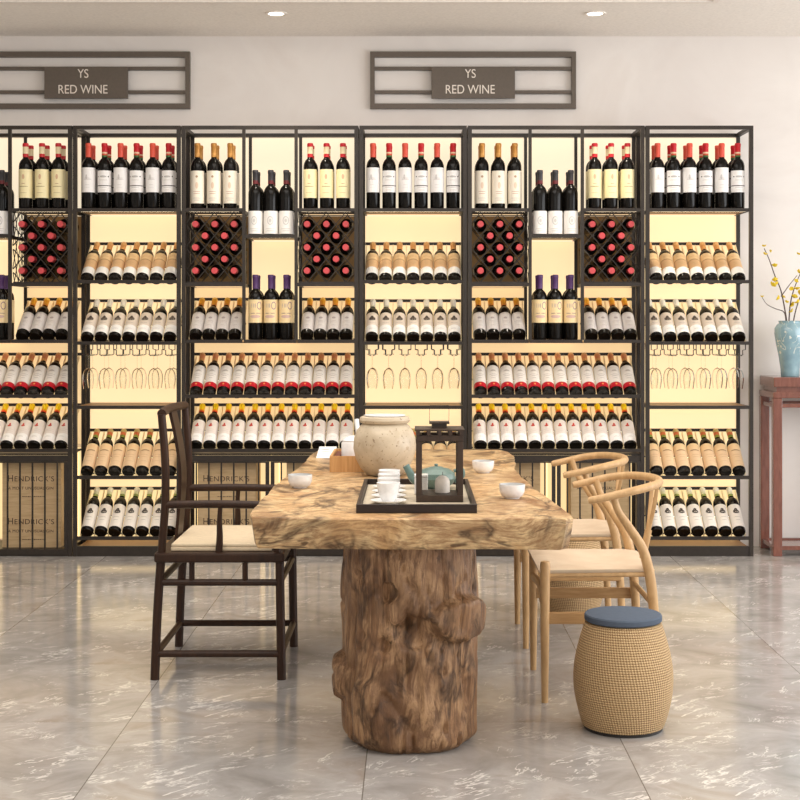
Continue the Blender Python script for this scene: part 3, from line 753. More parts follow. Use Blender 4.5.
# ------------------------------------------------------------------ things on the table
M['china'] = plain('white_china', (240, 238, 236), 0.25, 0, 0.5)
M['china_in'] = plain('grey_glaze', (196, 196, 194), 0.25, 0, 0.5)
M['tray'] = wood_simple('dark_tray_wood', (30, 18, 13), (42, 27, 19), 0.4, (4, 20, 20))
M['tray_mat'] = plain('tray_linen', (192, 178, 154), 0.8)
def bowl(px, py, label):
    x, y = on_top(px, py + 1.9)
    t = thing('tea_bowl', label, 'bowl', (x, y, TZ), 'white tea bowls')
    MB().lathe([(0.0005, 0.0), (0.024, 0.0), (0.025, 0.003), (0.034, 0.008), (0.041, 0.022), (0.0425, 0.038), (0.0425, 0.046)], (x, y, TZ + .0005), 36).build('bowl_body', 'china', t, weld=True)
    MB().lathe([(0.0425, 0.046), (0.0405, 0.0465), (0.0395, 0.036), (0.036, 0.02), (0.026, 0.009), (0.0005, 0.007)], (x, y, TZ + .0005), 36).build('glazed_inside', 'china_in', t, weld=True)
bowl(300.0, 486.5, 'white tea bowl on the table end near the dark armchair')
bowl(483, 471.5, 'white tea bowl further from the tray, behind the other right-hand bowl')
bowl(512, 497, 'white tea bowl between the lantern tray and the pale chairs')
# tray
ty0, ty1 = F * (H - TZ) / (514.0 - CY), 5.00
tx0, tx1 = X(356, ty0), X(477, ty0)
tt = thing('serving_tray', 'dark rectangular wooden tray with pale lining holding cups and lantern', 'tray', ((tx0 + tx1) / 2, (ty0 + ty1) / 2, TZ))
r_ = MB(); zt = TZ + 0.027
r_.box(tx0, tx1, ty0, ty0 + 0.012, TZ + .0005, zt); r_.box(tx0, tx1, ty1 - 0.012, ty1, TZ + .0005, zt)
r_.box(tx0, tx0 + 0.012, ty0 + .012, ty1 - .012, TZ + .0005, zt); r_.box(tx1 - 0.012, tx1, ty0 + .012, ty1 - .012, TZ + .0005, zt)
r_.build('rim', 'tray', tt, smooth=0, bevel=0.0015)
MB().box(tx0 + .012, tx1 - .012, ty0 + .012, ty1 - .012, TZ + .0005, TZ + 0.006).build('tray_base', 'tray', tt, smooth=0)
MB().box(tx0 + .014, tx1 - .014, ty0 + .014, ty1 - .014, TZ + 0.006, TZ + 0.008).build('lining', 'tray_mat', tt, smooth=0)
TB = TZ + 0.0085
names = ['nearest', 'second nearest', 'third nearest', 'furthest']
for k in range(4):
    y = 4.455 + k * 0.128; x = X(388.6, 4.5) * (1 - .0 * k) + k * -0.0012
    s = thing('saucer', f'white saucer under the {names[k]} of four cups on the tray', 'saucer', (x, y, TB), 'white saucers on the tray')
    MB().lathe([(0.0005, 0.0), (0.03, 0.0), (0.034, 0.003), (0.054, 0.009), (0.057, 0.0115), (0.054, 0.0115), (0.033, 0.0055), (0.0005, 0.0045)], (x, y, TB), 36).build('saucer_plate', 'china', s, weld=True)
    c_ = thing('tea_cup', f'white handleless cup, {names[k]} of the four cups lined up on the tray', 'cup', (x, y, TB + .005), 'white cups on the tray')
    MB().lathe([(0.0005, 0.0), (0.019, 0.0), (0.0195, 0.004), (0.026, 0.012), (0.0325, 0.030), (0.0362, 0.052), (0.037, 0.060)], (x, y, TB + .0056), 36).build('cup_body', 'china', c_, weld=True)
    MB().lathe([(0.037, 0.060), (0.0352, 0.0602), (0.034, 0.05), (0.030, 0.030), (0.022, 0.012), (0.0005, 0.008)], (x, y, TB + .0056), 36).build('glazed_inside', 'china', c_, weld=True)
# lantern
M['lantern'] = wood_simple('lantern_wood', (48, 33, 22), (64, 46, 32), 0.45, (20, 20, 3))
lx, ly = X(439.5, 4.49), 4.557
hw = 0.0745
lt = thing('candle_lantern', 'dark brown square candle lantern with glass sides standing on the tray', 'lantern', (lx, ly, TB))
f = MB()
for sx in (-1, 1):
    for sy in (-1, 1):
        xa, xb = sorted((lx + sx * hw, lx + sx * (hw - 0.019))); ya, yb = sorted((ly + sy * hw, ly + sy * (hw - 0.019)))
        f.box(xa, xb, ya, yb, TB + 0.022, TB + 0.192)
f.box(lx - hw, lx + hw, ly - hw, ly + hw, TB + 0.0005, TB + 0.022)
for (xa, xb, ya, yb) in ((-hw, hw, -hw, -hw + .019), (-hw, hw, hw - .019, hw), (-hw, -hw + .019, -hw + .019, hw - .019), (hw - .019, hw, -hw + .019, hw - .019)):
    f.box(lx + xa, lx + xb, ly + ya, ly + yb, TB + 0.192, TB + 0.2105)
f.build('frame', 'lantern', lt, smooth=0, bevel=0.0015)
ro = MB(); q = hw + 0.004
ro.box(lx - q, lx + q, ly - q, ly + q, TB + 0.2255, TB + 0.230)
for k in range(5):
    for yy in (-q + .004, q - .004): ro.box(lx - q + 0.004 + k * (2 * q - 0.02) / 4, lx - q + 0.016 + k * (2 * q - 0.02) / 4, ly + yy - .004, ly + yy + .004, TB + 0.2105, TB + 0.2255)
ro.box(lx - 0.024, lx + 0.024, ly - 0.024, ly + 0.024, TB + 0.230, TB + 0.244); ro.box(lx - 0.032, lx + 0.032, ly - 0.032, ly + 0.032, TB + 0.244, TB + 0.250)
ro.build('roof', 'lantern', lt, smooth=0)
hz = TB + 0.247
MB().tube(spline([(lx - 0.031, ly, hz), (lx - 0.0315, ly, hz + 0.040), (lx - 0.0315, ly, hz + 0.048), (lx - 0.0305, ly, hz + 0.0535), (lx - 0.02, ly, hz + 0.055), (lx + 0.02, ly, hz + 0.055), (lx + 0.0305, ly, hz + 0.0535), (lx + 0.0315, ly, hz + 0.048), (lx + 0.0315, ly, hz + 0.04), (lx + 0.031, ly, hz)], 4), 0.0007, 6).build('wire_handle', 'wire', lt)
for nm, (xa, xb, ya, yb) in (('glass_pane', (-hw + .019, hw - .019, -hw + .008, -hw + .0095)), ('glass_pane', (-hw + .019, hw - .019, hw - .0095, hw - .008)), ('glass_pane', (-hw + .008, -hw + .0095, -hw + .019, hw - .019)), ('glass_pane', (hw - .0095, hw - .008, -hw + .019, hw - .019))):
    MB().box(lx + xa, lx + xb, ly + ya, ly + yb, TB + 0.022, TB + 0.192).build(nm, 'glass', lt, smooth=0)
M['wax'] = plain('candle_wax', (226, 216, 206), 0.5)
cd = thing('candle', 'pale pillar candle with a sloping top inside the lantern', 'candle', (lx + 0.010, ly, TB + .0225))
ca = MB(); prof = [(0.0005, 0), (0.023, 0), (0.024, 0.002), (0.024, 0.034), (0.021, 0.044), (0.012, 0.052), (0.0005, 0.055)]
ca.lathe(prof, (lx + .010, ly, TB + .0226), 24); ca.build('wax', 'wax', cd, weld=True)
MB().tube([(lx + .010, ly, TB + .074), (lx + .011, ly, TB + .088)], 0.001, 6).build('wick', 'wire', cd)
# teal pot behind the lantern
M['celadon'] = plain('teal_glaze', (98, 122, 115), 0.3, 0, 0.5)
px_, py_ = X(436, 4.87), 4.87
tp = thing('teapot', 'teal glazed teapot behind the lantern, spout towards the cups', 'teapot', (px_, py_, TB))
MB().lathe([(r, z * 0.86) for r, z in [(0.0005, 0), (0.035, 0), (0.038, 0.004), (0.058, 0.018), (0.068, 0.04), (0.064, 0.06), (0.046, 0.076), (0.024, 0.082)]], (px_, py_, TB + .0005), 32).build('pot_body', 'celadon', tp, weld=True)
MB().lathe([(r, z * 0.86) for r, z in [(0.026, 0.082), (0.022, 0.085), (0.007, 0.087), (0.005, 0.089), (0.007, 0.093), (0.005, 0.097), (0.0005, 0.098)]], (px_, py_, TB), 20).build('lid', 'celadon', tp, weld=True)
MB().tube(spline([(px_ - .055, py_, TB + .022), (px_ - .078, py_, TB + .034), (px_ - .092, py_, TB + .056), (px_ - .104, py_, TB + .078)], 4), [0.019, 0.019, 0.018, 0.017, 0.016, 0.015, 0.014, 0.0135, 0.013, 0.0125, 0.012, 0.012, 0.012], 12).build('spout', 'celadon', tp)
MB().tube(spline([(px_ + .060, py_, TB + .058), (px_ + .088, py_, TB + .066), (px_ + .092, py_, TB + .04), (px_ + .062, py_, TB + .022)], 5), 0.006, 8).build('handle', 'celadon', tp)
jx_, jy_ = X(421, 4.70), 4.70
jg = thing('tea_caddy', 'small white square caddy half hidden by the lantern on the tray', 'caddy', (jx_, jy_, TB))
MB().box(jx_ - .022, jx_ + .022, jy_ - .022, jy_ + .022, TB + .0005, TB + 0.056).build('caddy_body', 'china', jg, smooth=0, bevel=0.003)
MB().box(jx_ - .023, jx_ + .023, jy_ - .023, jy_ + .023, TB + .0565, TB + 0.066).build('lid', 'china', jg, smooth=0, bevel=0.003)
# stone jar
def stone():
    t = NT('speckled_stone'); v = t.coord()
    n = t.noise(v, 9, 5, 0.65, 0.4)
    col = t.ramp(n, [(0.3, lin((174, 157, 132))), (0.5, lin((194, 178, 153))), (0.7, lin((208, 192, 166)))])
    s1 = t.ramp(t.noise(v, 95, 2, 0.5), [(0.30, (1, 1, 1, 1)), (0.35, (0, 0, 0, 1))])
    col = t.mix(t.math('MULTIPLY', s1, 0.75), col, lin((116, 92, 66)))
    s2 = t.ramp(t.noise(v, 34, 3, 0.6), [(0.30, (1, 1, 1, 1)), (0.36, (0, 0, 0, 1))])
    col = t.mix(t.math('MULTIPLY', s2, 0.5), col, lin((150, 120, 86)))
    M['stone'] = t.bsdf(col, 0.38, 0, 0.5, bump=n, bstr=0.15, bdist=0.004)
stone()
jx, jy = X(384.6, 5.37), 5.37
jr = thing('stone_jar', 'round speckled beige stone jar with a thick rolled rim', 'jar', (jx, jy, TZ))
MB().lathe([(r, z * 0.962) for r, z in [(0.0005, 0), (0.060, 0.0), (0.068, 0.004), (0.092, 0.030), (0.110, 0.066), (0.1185, 0.106), (0.1165, 0.146), (0.106, 0.176), (0.090, 0.197), (0.084, 0.203)]], (jx, jy, TZ + .0005), 56).build('jar_body', 'stone', jr, weld=True)
MB().lathe([(r, z * 0.962) for r, z in [(0.084, 0.203), (0.0925, 0.207), (0.0960, 0.217), (0.0925, 0.228), (0.082, 0.232), (0.074, 0.228), (0.072, 0.21), (0.09, 0.16), (0.09, 0.1), (0.05, 0.03), (0.0005, 0.025)]], (jx, jy, TZ + .0005), 56).build('rolled_rim', 'stone', jr, weld=True)
MB().lathe([(r, z * 0.962) for r, z in [(0.0005, 0.2335), (0.0775, 0.2335), (0.078, 0.2365), (0.0005, 0.2365)]], (jx, jy, TZ + .0005), 40).build('lid', 'china', jr, weld=True)
# box with pot, scroll and a card
bx0, by0 = X(329.5, 5.475), 5.475; bw, bd = 0.15, 0.33; bh = 0.062
bt = thing('wooden_box', 'open light bamboo box beside the stone jar', 'box', (bx0 + bw / 2, by0 + bd / 2, TZ))
b_ = MB(); e = 0.010
b_.box(bx0, bx0 + bw, by0, by0 + e, TZ + .0005, TZ + bh); b_.box(bx0, bx0 + bw, by0 + bd - e, by0 + bd, TZ + .0005, TZ + bh)
b_.box(bx0, bx0 + e, by0 + e, by0 + bd - e, TZ + .0005, TZ + bh); b_.box(bx0 + bw - e, bx0 + bw, by0 + e, by0 + bd - e, TZ + .0005, TZ + bh)
b_.build('box_sides', 'bamboo', bt, smooth=0)
MB().box(bx0 + e, bx0 + bw - e, by0 + e, by0 + bd - e, TZ + .0005, TZ + .012).build('box_floor', 'bamboo', bt, smooth=0)
M['brown_leather'] = plain('red_brown_cover', (110, 58, 44), 0.5)
nb = thing('notebook', 'narrow red-brown notebook lying in the bamboo box', 'book', (bx0 + .03, by0 + .17, TZ + .0125))
MB().box(bx0 + .012, bx0 + .034, by0 + .03, by0 + .31, TZ + .0125, TZ + .054).build('cover', 'brown_leather', nb, smooth=0, bevel=0.002)
pxx, pyy = bx0 + 0.0875, by0 + 0.15
pt = thing('lidded_pot', 'white lidded pot standing in the bamboo box, behind the stone jar', 'pot', (pxx, pyy, TZ + .0125))
MB().lathe([(0.0005, 0), (0.044, 0), (0.047, 0.004), (0.0495, 0.03), (0.050, 0.088), (0.046, 0.094), (0.0005, 0.094)], (pxx, pyy, TZ + .0125), 36).build('pot_body', 'china', pt, weld=True)
MB().lathe([(0.045, 0.0945), (0.0465, 0.099), (0.036, 0.11), (0.012, 0.1175), (0.0005, 0.118)], (pxx, pyy, TZ + .0125), 36).build('lid', 'china', pt, weld=True)
sc_ = thing('paper_scroll', 'white rolled paper standing up in the bamboo box, leaning backwards', 'paper', (bx0 + .128, by0 + .26, TZ + .0125))
m_ = MB(); m_.tube([(bx0 + .112, by0 + .245, TZ + .025), (bx0 + .092, by0 + .29, TZ + .185)], 0.0095, 12); m_.build('rolled_paper', 'china', sc_)
M['paper'] = banded('printed_card', [(0, (240, 238, 234))], [(0.4, .72, .26, .03, (120, 116, 112)), (0.45, .56, .3, .022, (150, 146, 142)), (0.4, .42, .24, .022, (150, 146, 142)), (0.5, .26, .3, .022, (160, 156, 152))])
cdx, cdy = X(316, 6.05), 6.05
kd = thing('place_card', 'small white printed card propped on the table corner left of the bamboo box', 'card', (cdx + .04, cdy, TZ))
kk = MB(); w3 = 0.068
kk.add([(cdx, cdy, TZ + .001), (cdx + w3, cdy, TZ + .001), (cdx + w3 + .018, cdy + .04, TZ + .046), (cdx + .012, cdy + .04, TZ + .046)], [(0, 1, 2, 3)], [(0, 0), (1, 0), (1, 1), (0, 1)])
kc = kk.build('card_face', 'paper', kd, smooth=0)
sol = kc.modifiers.new('thick', 'SOLIDIFY'); sol.thickness = 0.0015; sol.offset = -1
kb = MB(); kb.add([(cdx + .006, cdy + .08, TZ + .001), (cdx + w3 + .02, cdy + .08, TZ + .001), (cdx + w3 + .018, cdy + .0415, TZ + .046), (cdx + .012, cdy + .0415, TZ + .046)], [(3, 2, 1, 0)])
kb = kb.build('card_back', 'china', kd, smooth=0); sol = kb.modifiers.new('thick', 'SOLIDIFY'); sol.thickness = 0.0012; sol.offset = -1

# ------------------------------------------------------------------ dark armchair
YN, YF = 5.20, 5.735
M['cushion'] = plain('cream_cushion', (222, 202, 170), 0.8)
ch = thing('armchair', 'dark wooden armchair with a cream seat pad at the table', 'chair', (-0.71, (YN + YF) / 2, 0))
D = 'dark_wood'
for y, s in ((YN, -1), (YF, 1)):
    MB().tube(spline([(-0.946, y, 0), (-0.936, y, 0.25), (-0.922, y, 0.46)], 4), 0.0165, 12).build('leg', D, ch)
    MB().tube([(-0.482, y, 0), (-0.489, y, 0.46)], [0.0165, 0.0165], 12).build('leg', D, ch)
    MB().tube(spline([(-0.922, y, 0.46), (-0.908, y, 0.64), (-0.908, y, 0.80), (-0.921, y, 0.970)], 5), 0.0150, 12).build('back_post', D, ch)
    MB().tube([(-0.905, y, 0.640), (-0.72, y, 0.642), (-0.508, y, 0.638)], [0.0145, 0.0150, 0.0145], 12).build('arm', D, ch)
    MB().tube([(-0.512, y, 0.636), (-0.497, y, 0.46)], 0.0135, 10).build('arm_post', D, ch)
    MB().tube(spline([(-0.706, y, 0.634), (-0.709, y, 0.58), (-0.708, y, 0.52), (-0.712, y, 0.458)], 3), [0.0085, 0.0088, 0.009, 0.0095, 0.0105, 0.0115, 0.0122, 0.0128, 0.013, 0.013], 10).build('arm_strut', D, ch)
    MB().tube([(-0.940, y, 0.094), (-0.484, y, 0.094)], 0.0130, 10).build('stretcher', D, ch)
    MB().tube([(-0.930, y, 0.355), (-0.487, y, 0.355)], 0.0125, 10).build('stretcher', D, ch)
    for x in (-0.810, -0.615): MB().tube([(x, y, 0.355), (x, y, 0.43)], 0.0105, 10).build('strut', D, ch)
for x, z in ((-0.941, 0.094), (-0.484, 0.094), (-0.931, 0.355), (-0.488, 0.355)):
    MB().tube([(x, YN, z), (x, YF, z)], 0.0125, 10).build('stretcher', D, ch)
MB().tube(spline([(-0.921, YN, 0.973), (-0.929, YN + .1, 0.976), (-0.933, (YN + YF) / 2, 0.978), (-0.929, YF - .1, 0.976), (-0.921, YF, 0.973)], 5), 0.0165, 12).build('crest_rail', D, ch)
sp = MB(); ym = (YN + YF) / 2; pth = spline([(-0.905, 0, 0.462), (-0.893, 0, 0.60), (-0.888, 0, 0.74), (-0.905, 0, 0.87), (-0.926, 0, 0.966)], 5)
vs = []; hwid = 0.062
for p in pth: vs += [(p.x - .006, ym - hwid, p.z), (p.x + .006, ym - hwid, p.z), (p.x + .006, ym + hwid, p.z), (p.x - .006, ym + hwid, p.z)]
n_ = len(pth); fs = [(i * 4 + k, i * 4 + (k + 1) % 4, i * 4 + 4 + (k + 1) % 4, i * 4 + 4 + k) for i in range(n_ - 1) for k in range(4)] + [(3, 2, 1, 0), (n_ * 4 - 4, n_ * 4 - 3, n_ * 4 - 2, n_ * 4 - 1)]
sp.add(vs, fs).build('splat', D, ch, smooth=30)
sf = MB(); sf.box(-0.946, -0.470, YN - .022, YF + .022, 0.430, 0.466); sf.build('seat', D, ch, smooth=0, bevel=0.008)
MB().box(-0.892, -0.520, YN + .020, YF - .020, 0.4665, 0.4805).build('seat_pad', 'cushion', ch, smooth=0, bevel=0.004)
MB().box(-0.890, -0.522, YN + .022, YF - .022, 0.4808, 0.4930).build('seat_pad', 'cushion', ch, smooth=0, bevel=0.004)

# ------------------------------------------------------------------ pale wishbone chairs
def cord():
    t = NT('paper_cord'); x, y, z = t.sep(t.coord())
    wv = t.n('ShaderNodeTexWave'); wv.inputs['Scale'].default_value = 60; wv.bands_direction = 'Y'; t.l(t.coord(), wv.inputs[0])
    v = t.noise(t.coord(), 8, 3)
    M['cord'] = t.bsdf(t.ramp(v, [(0.3, lin((202, 178, 150))), (0.7, lin((216, 195, 168)))]), 0.75, 0, 0.25, bump=wv.outputs[1], bstr=0.12, bdist=0.002)
cord()
def wishbone(yn, label):
    W = 0.466; ym = yn + W / 2
    t = thing('wishbone_chair', label, 'chair', (0.65, ym, 0), 'pale wooden chairs along the table side')
    for y, s in ((yn, 1), (yn + W, -1)):
        MB().tube([(0.453, y, 0), (0.453, y, 0.25), (0.454, y, 0.474), (0.454, y, 0.485)], [0.0115, 0.0155, 0.0175, 0.0145], 14).build('leg', 'ash', t)
        yb = y + s * 0.022
        pts = spline([(0.848, yb, 0), (0.838, yb, 0.20), (0.829, yb, 0.34), (0.816, yb, 0.44), (0.792, yb, 0.525), (0.745, yb - s * .004, 0.60), (0.708, yb - s * .010, 0.655), (0.688, yb - s * .016, 0.712)], 5)
        n = len(pts); MB().tube(pts, [0.0125 + 0.0055 * sin(pi * min(1, k / (n - 1) * 1.15)) for k in range(n)], 14).build('leg', 'ash', t)
        MB().box(0.455, 0.836, y + s * .004 - .009, y + s * .004 + .009, 0.270, 0.310).build('side_rail', 'ash_rail', t, smooth=0, bevel=0.003)
        MB().tube([(0.455, y + s * .012, 0.436), (0.820, yb + s * .006, 0.436)], 0.009, 10).build('seat_rail', 'ash', t)
    MB().tube([(0.453, yn, 0.436), (0.453, yn + W, 0.436)], 0.009, 10).build('seat_rail', 'ash', t)
    MB().tube(spline([(0.453, yn, 0.352), (0.455, ym, 0.366), (0.453, yn + W, 0.352)], 5), 0.012, 10, 1.3).build('front_rail', 'ash', t)
    MB().tube([(0.830, yn + .022, 0.33), (0.830, yn + W - .022, 0.33)], 0.010, 10).build('back_rail', 'ash', t)
    # crest rail: a U open towards the table
    cr = spline([(0.602, yn - .004, 0.694), (0.66, yn - .010, 0.706), (0.74, yn - .006, 0.724), (0.81, yn + .035, 0.735), (0.862, yn + .12, 0.739), (0.882, ym, 0.740), (0.862, yn + W - .12, 0.739), (0.81, yn + W - .035, 0.735), (0.74, yn + W + .006, 0.724), (0.66, yn + W + .010, 0.706), (0.602, yn + W + .004, 0.694)], 6)
    n = len(cr); MB().tube(cr, [0.0105 if k in (0, n - 1) else 0.0130 + 0.002 * sin(pi * k / (n - 1)) for k in range(n)], 14).build('crest_rail', 'ash', t)
    # forked splat
    y_ = MB()
    y_.tube(spline([(0.822, ym, 0.425), (0.834, ym, 0.49), (0.848, ym, 0.56)], 3), 0.013, 8, 0.5)
    y_.build('splat', 'ash', t)
    for s in (-1, 1):
        MB().tube(spline([(0.838, ym + s * .008, 0.510), (0.850, ym + s * .012, 0.575), (0.862, ym + s * .038, 0.65), (0.872, ym + s * .052, 0.732)], 4), 0.0075, 8, 0.6).build('splat_arm', 'ash', t)
    # seat: woven, dished in the middle
    N = 14; vs = []; fs = []
    for face in (0, 1):
        for i in range(N + 1):
            for j in range(N + 1):
                u, v = i / N, j / N
                x = 0.432 + 0.402 * u; half = (W / 2 + 0.004) * (1 - u) + (W / 2 - 0.020) * u
                y = ym + (2 * v - 1) * half
                e = min(1, min(u, 1 - u, v, 1 - v) * 9)
                dish = -0.016 * sin(pi * u) * sin(pi * v)
                crease = -0.004 * math.exp(-((abs(2 * v - 1) - abs(2 * u - 1)) / .05) ** 2)
                z = (0.456 + 0.010 * sqrt(e) + dish + crease) if face == 0 else (0.448 - 0.030 * sqrt(e))
                vs.append((x, y, z))
    q = (N + 1) ** 2; id_ = lambda f, i, j: f * q + i * (N + 1) + j
    for i in range(N):
        for j in range(N):
            fs.append((id_(0, i, j), id_(0, i + 1, j), id_(0, i + 1, j + 1), id_(0, i, j + 1)))
            fs.append((id_(1, i, j), id_(1, i, j + 1), id_(1, i + 1, j + 1), id_(1, i + 1, j)))
    for k in range(N):
        for (a, b) in (((k, 0), (k + 1, 0)), ((k + 1, N), (k, N)), ((0, k + 1), (0, k)), ((N, k), (N, k + 1))):
            fs.append((id_(0, *a), id_(1, *a), id_(1, *b), id_(0, *b)))
    MB().add(vs, fs).build('seat', 'cord', t, smooth=60)
wishbone(F / 290.8, 'pale wooden chair with curved rail back, the one beside the near rattan stool')
wishbone(F / 290.8 + 0.817, 'pale wooden chair with curved rail back, the one further from the rattan stool')

# ------------------------------------------------------------------ rattan stools
def rattan():
    t = NT('rattan_weave'); u, v, _ = t.sep(t.coord('UV'))
    a = t.math('SINE', t.math('MULTIPLY', v, 2 * pi * 22))
    off = t.math('MULTIPLY', t.math('FLOOR', t.math('MULTIPLY', v, 60)), 0.5)
    b = t.math('SINE', t.math('ADD', t.math('MULTIPLY', u, 2 * pi * 105), t.math('MULTIPLY', t.math('FLOOR', t.math('MULTIPLY', v, 44)), 0.9)))
    h = t.math('ADD', t.math('MULTIPLY', t.math('ABSOLUTE', a), 0.6), t.math('MULTIPLY', b, 0.25))
    n = t.noise(t.coord('UV', (8, 60, 1)), 3, 4, 0.6)
    col = t.ramp(h, [(0.0, lin((120, 88, 54))), (0.25, lin((196, 160, 114))), (0.7, lin((226, 196, 150)))])
    col = t.mix(t.math('MULTIPLY', n, 0.35), col, lin((176, 134, 88)))
    M['rattan'] = t.bsdf(col, 0.55, 0, 0.35, bump=h, bstr=0.8, bdist=0.006)
rattan()
M['blue_pad'] = plain('slate_blue_cloth', (84, 94, 108), 0.85, 0, 0.2)
M['dark_rim'] = plain('dark_base', (40, 36, 33), 0.5)
def stool(x, y, label):
    t = thing('rattan_stool', label, 'stool', (x, y, 0), 'rattan drum stools')
    MB().lathe([(0.0005, 0.0), (0.126, 0.0), (0.127, 0.010), (0.0005, 0.011)], (x, y, 0), 40).build('base_ring', 'dark_rim', t, weld=True)
    MB().lathe([(0.130, 0.0105) if k == 0 else (0.131 + 0.033 * sin(pi * (k / 20) ** 0.95) - 0.008 * (k / 20), 0.0105 + 0.3295 * k / 20) for k in range(21)] + [(0.112, 0.3445), (0.0005, 0.3445)], (x, y, 0), 56).build('woven_drum', 'rattan', t)
    MB().lathe([(0.0005, 0.3450), (0.120, 0.3450), (0.1245, 0.349), (0.1245, 0.363), (0.121, 0.3672), (0.100, 0.369), (0.0005, 0.369)], (x, y, 0), 48).build('seat_pad', 'blue_pad', t, weld=True)
stool(X(623, 4.585), 4.585, 'rattan drum stool with slate blue pad in front of the chairs')
stool(0.715, 6.46, 'rattan drum stool mostly hidden behind the pale wooden chairs')

# ------------------------------------------------------------------ red-brown stand, vase, branches
sx0, sx1, sy0, sy1 = 2.022, 2.422, 7.955, 8.285
st = thing('console_stand', 'tall red-brown wooden stand by the wall carrying the blue vase', 'stand', ((sx0 + sx1) / 2, (sy0 + sy1) / 2, 0))
zt = Z(377.6, 8.0)
MB().box(sx0, sx1, sy0, sy1, zt - 0.055, zt).build('stand_top', 'rosewood', st, smooth=0, bevel=0.004)
MB().box(sx0 + .018, sx1 - .018, sy0 + .018, sy1 - .018, zt - 0.083, zt - 0.055).build('waist', 'rosewood', st, smooth=0)
MB().box(sx0 - .004, sx1 + .004, sy0 - .004, sy1 + .0, zt - 0.118, zt - 0.083).build('apron', 'rosewood', st, smooth=0, bevel=0.005)
lw_ = 0.050; zl_ = zt - 0.1185
for xa in (sx0 - .004, sx1 + .004 - lw_):
    for ya in (sy0 - .004, sy1 - lw_): MB().box(xa, xa + lw_, ya, ya + lw_, 0, zl_).build('leg', 'rosewood', st, smooth=0, bevel=0.003)
for z0_, z1_ in ((zl_ - 0.052, zl_ - 0.030), (0.035, 0.058)):
    for ya in (sy0 + .004, sy1 - .036): MB().box(sx0 + .046, sx1 - .046, ya, ya + .024, z0_, z1_).build('rail', 'rosewood', st, smooth=0)
    for xa in (sx0 + .004, sx1 - .028): MB().box(xa, xa + .024, sy0 + .046, sy1 - .05, z0_, z1_).build('rail', 'rosewood', st, smooth=0)
MB().box(sx0 + .028, sx1 - .028, sy0 + .028, sy1 - .036, 0.040, 0.050).build('lower_board', 'rosewood', st, smooth=0)
def glaze():
    t = NT('blue_glaze'); v = t.coord('UV', (6, 3, 1)); u, vv, _ = t.sep(t.coord('UV'))
    n = t.noise(t.coord(), 12, 3)
    col = t.ramp(n, [(0.3, lin((118, 150, 162))), (0.7, lin((146, 178, 186)))])
    vo = t.n('ShaderNodeTexVoronoi'); vo.inputs['Scale'].default_value = 7; t.l(t.coord('UV', (2.2, 1.1, 1)), vo.inputs[0])
    k = t.math('LESS_THAN', vo.outputs[0], 0.19)
    r = t.math('LESS_THAN', t.math('ABSOLUTE', t.math('SUBTRACT', t.noise(t.coord('UV', (3, 1.2, 1)), 2.5, 2, .5, 1.0), 0.5)), 0.012)
    up = t.math('GREATER_THAN', vv, 0.40)
    k = t.math('MULTIPLY', t.math('MINIMUM', t.math('ADD', k, r), 1.0), up)
    gate = t.math('GREATER_THAN', t.noise(t.coord('UV', (2, 2, 1)), 3, 1), 0.47)
    col = t.mix(t.math('MULTIPLY', t.math('MULTIPLY', k, gate), 0.8), col, lin((226, 226, 208)))
    M['glaze'] = t.bsdf(col, 0.16, 0, 0.6, coat=0.5)
glaze()
vx, vy = X(790, 8.12), 8.12
vt = thing('flower_vase', 'tall light blue glazed vase with white blossom pattern on the stand', 'vase', (vx, vy, zt))
MB().lathe([(0.0005, 0.0), (0.050, 0.0), (0.052, 0.004), (0.054, 0.04), (0.064, 0.11), (0.080, 0.19), (0.089, 0.245), (0.087, 0.275), (0.075, 0.295), (0.064, 0.302), (0.0635, 0.308), (0.067, 0.316), (0.064, 0.317), (0.056, 0.305), (0.06, 0.25), (0.045, 0.05), (0.0005, 0.03)], (vx, vy, zt + .0005), 44).build('vase_body', 'glaze', vt, weld=True)
M['twig'] = plain('brown_twig', (72, 52, 44), 0.7)
M['petal'] = plain('yellow_petal', (224, 194, 34), 0.6)
VY = vy; D0 = [0.0]
def P3(px, py, dy=0.0): y = VY + dy + D0[0]; return Vector((X(px, y), y, Z(py, y)))
def branch(label, segs, blossoms, dy, d0):
    D0[0] = d0; root = P3(788, 332)
    t = thing('flowering_branch', label, 'branch', root, 'yellow flowering branches')
    for i, (pts, r0, r1) in enumerate(segs):
        q = spline([P3(a, b, dy * k) for (a, b, k) in pts], 5); n = len(q)
        MB().tube(q, [r0 + (r1 - r0) * k / (n - 1) for k in range(n)], 7).build('stem' if i == 0 else 'twig', 'twig', t)
    for (a, b, k, s) in blossoms:
        c = P3(a, b, dy * k); m = MB(); s *= 1.15; tilt = Matrix.Rotation(random.uniform(-1, 1), 3, 'X') @ Matrix.Rotation(random.uniform(-1, 1), 3, 'Y')
        for p in range(5):
            ang = p * 2 * pi / 5 + random.random()
            R_ = tilt @ Matrix.Rotation(ang, 3, 'Z') @ Matrix.Rotation(radians(-35), 3, 'Y')
            m.ell(c + R_ @ Vector((s * 0.55, 0, 0)), (s * 0.75, s * 0.55, s * 0.26), 8, 6, R_)
        m.ell(c, (s * .22,) * 3, 8, 6)
        m.build('blossom', 'petal', t, smooth=60)
B_ = 0.0155
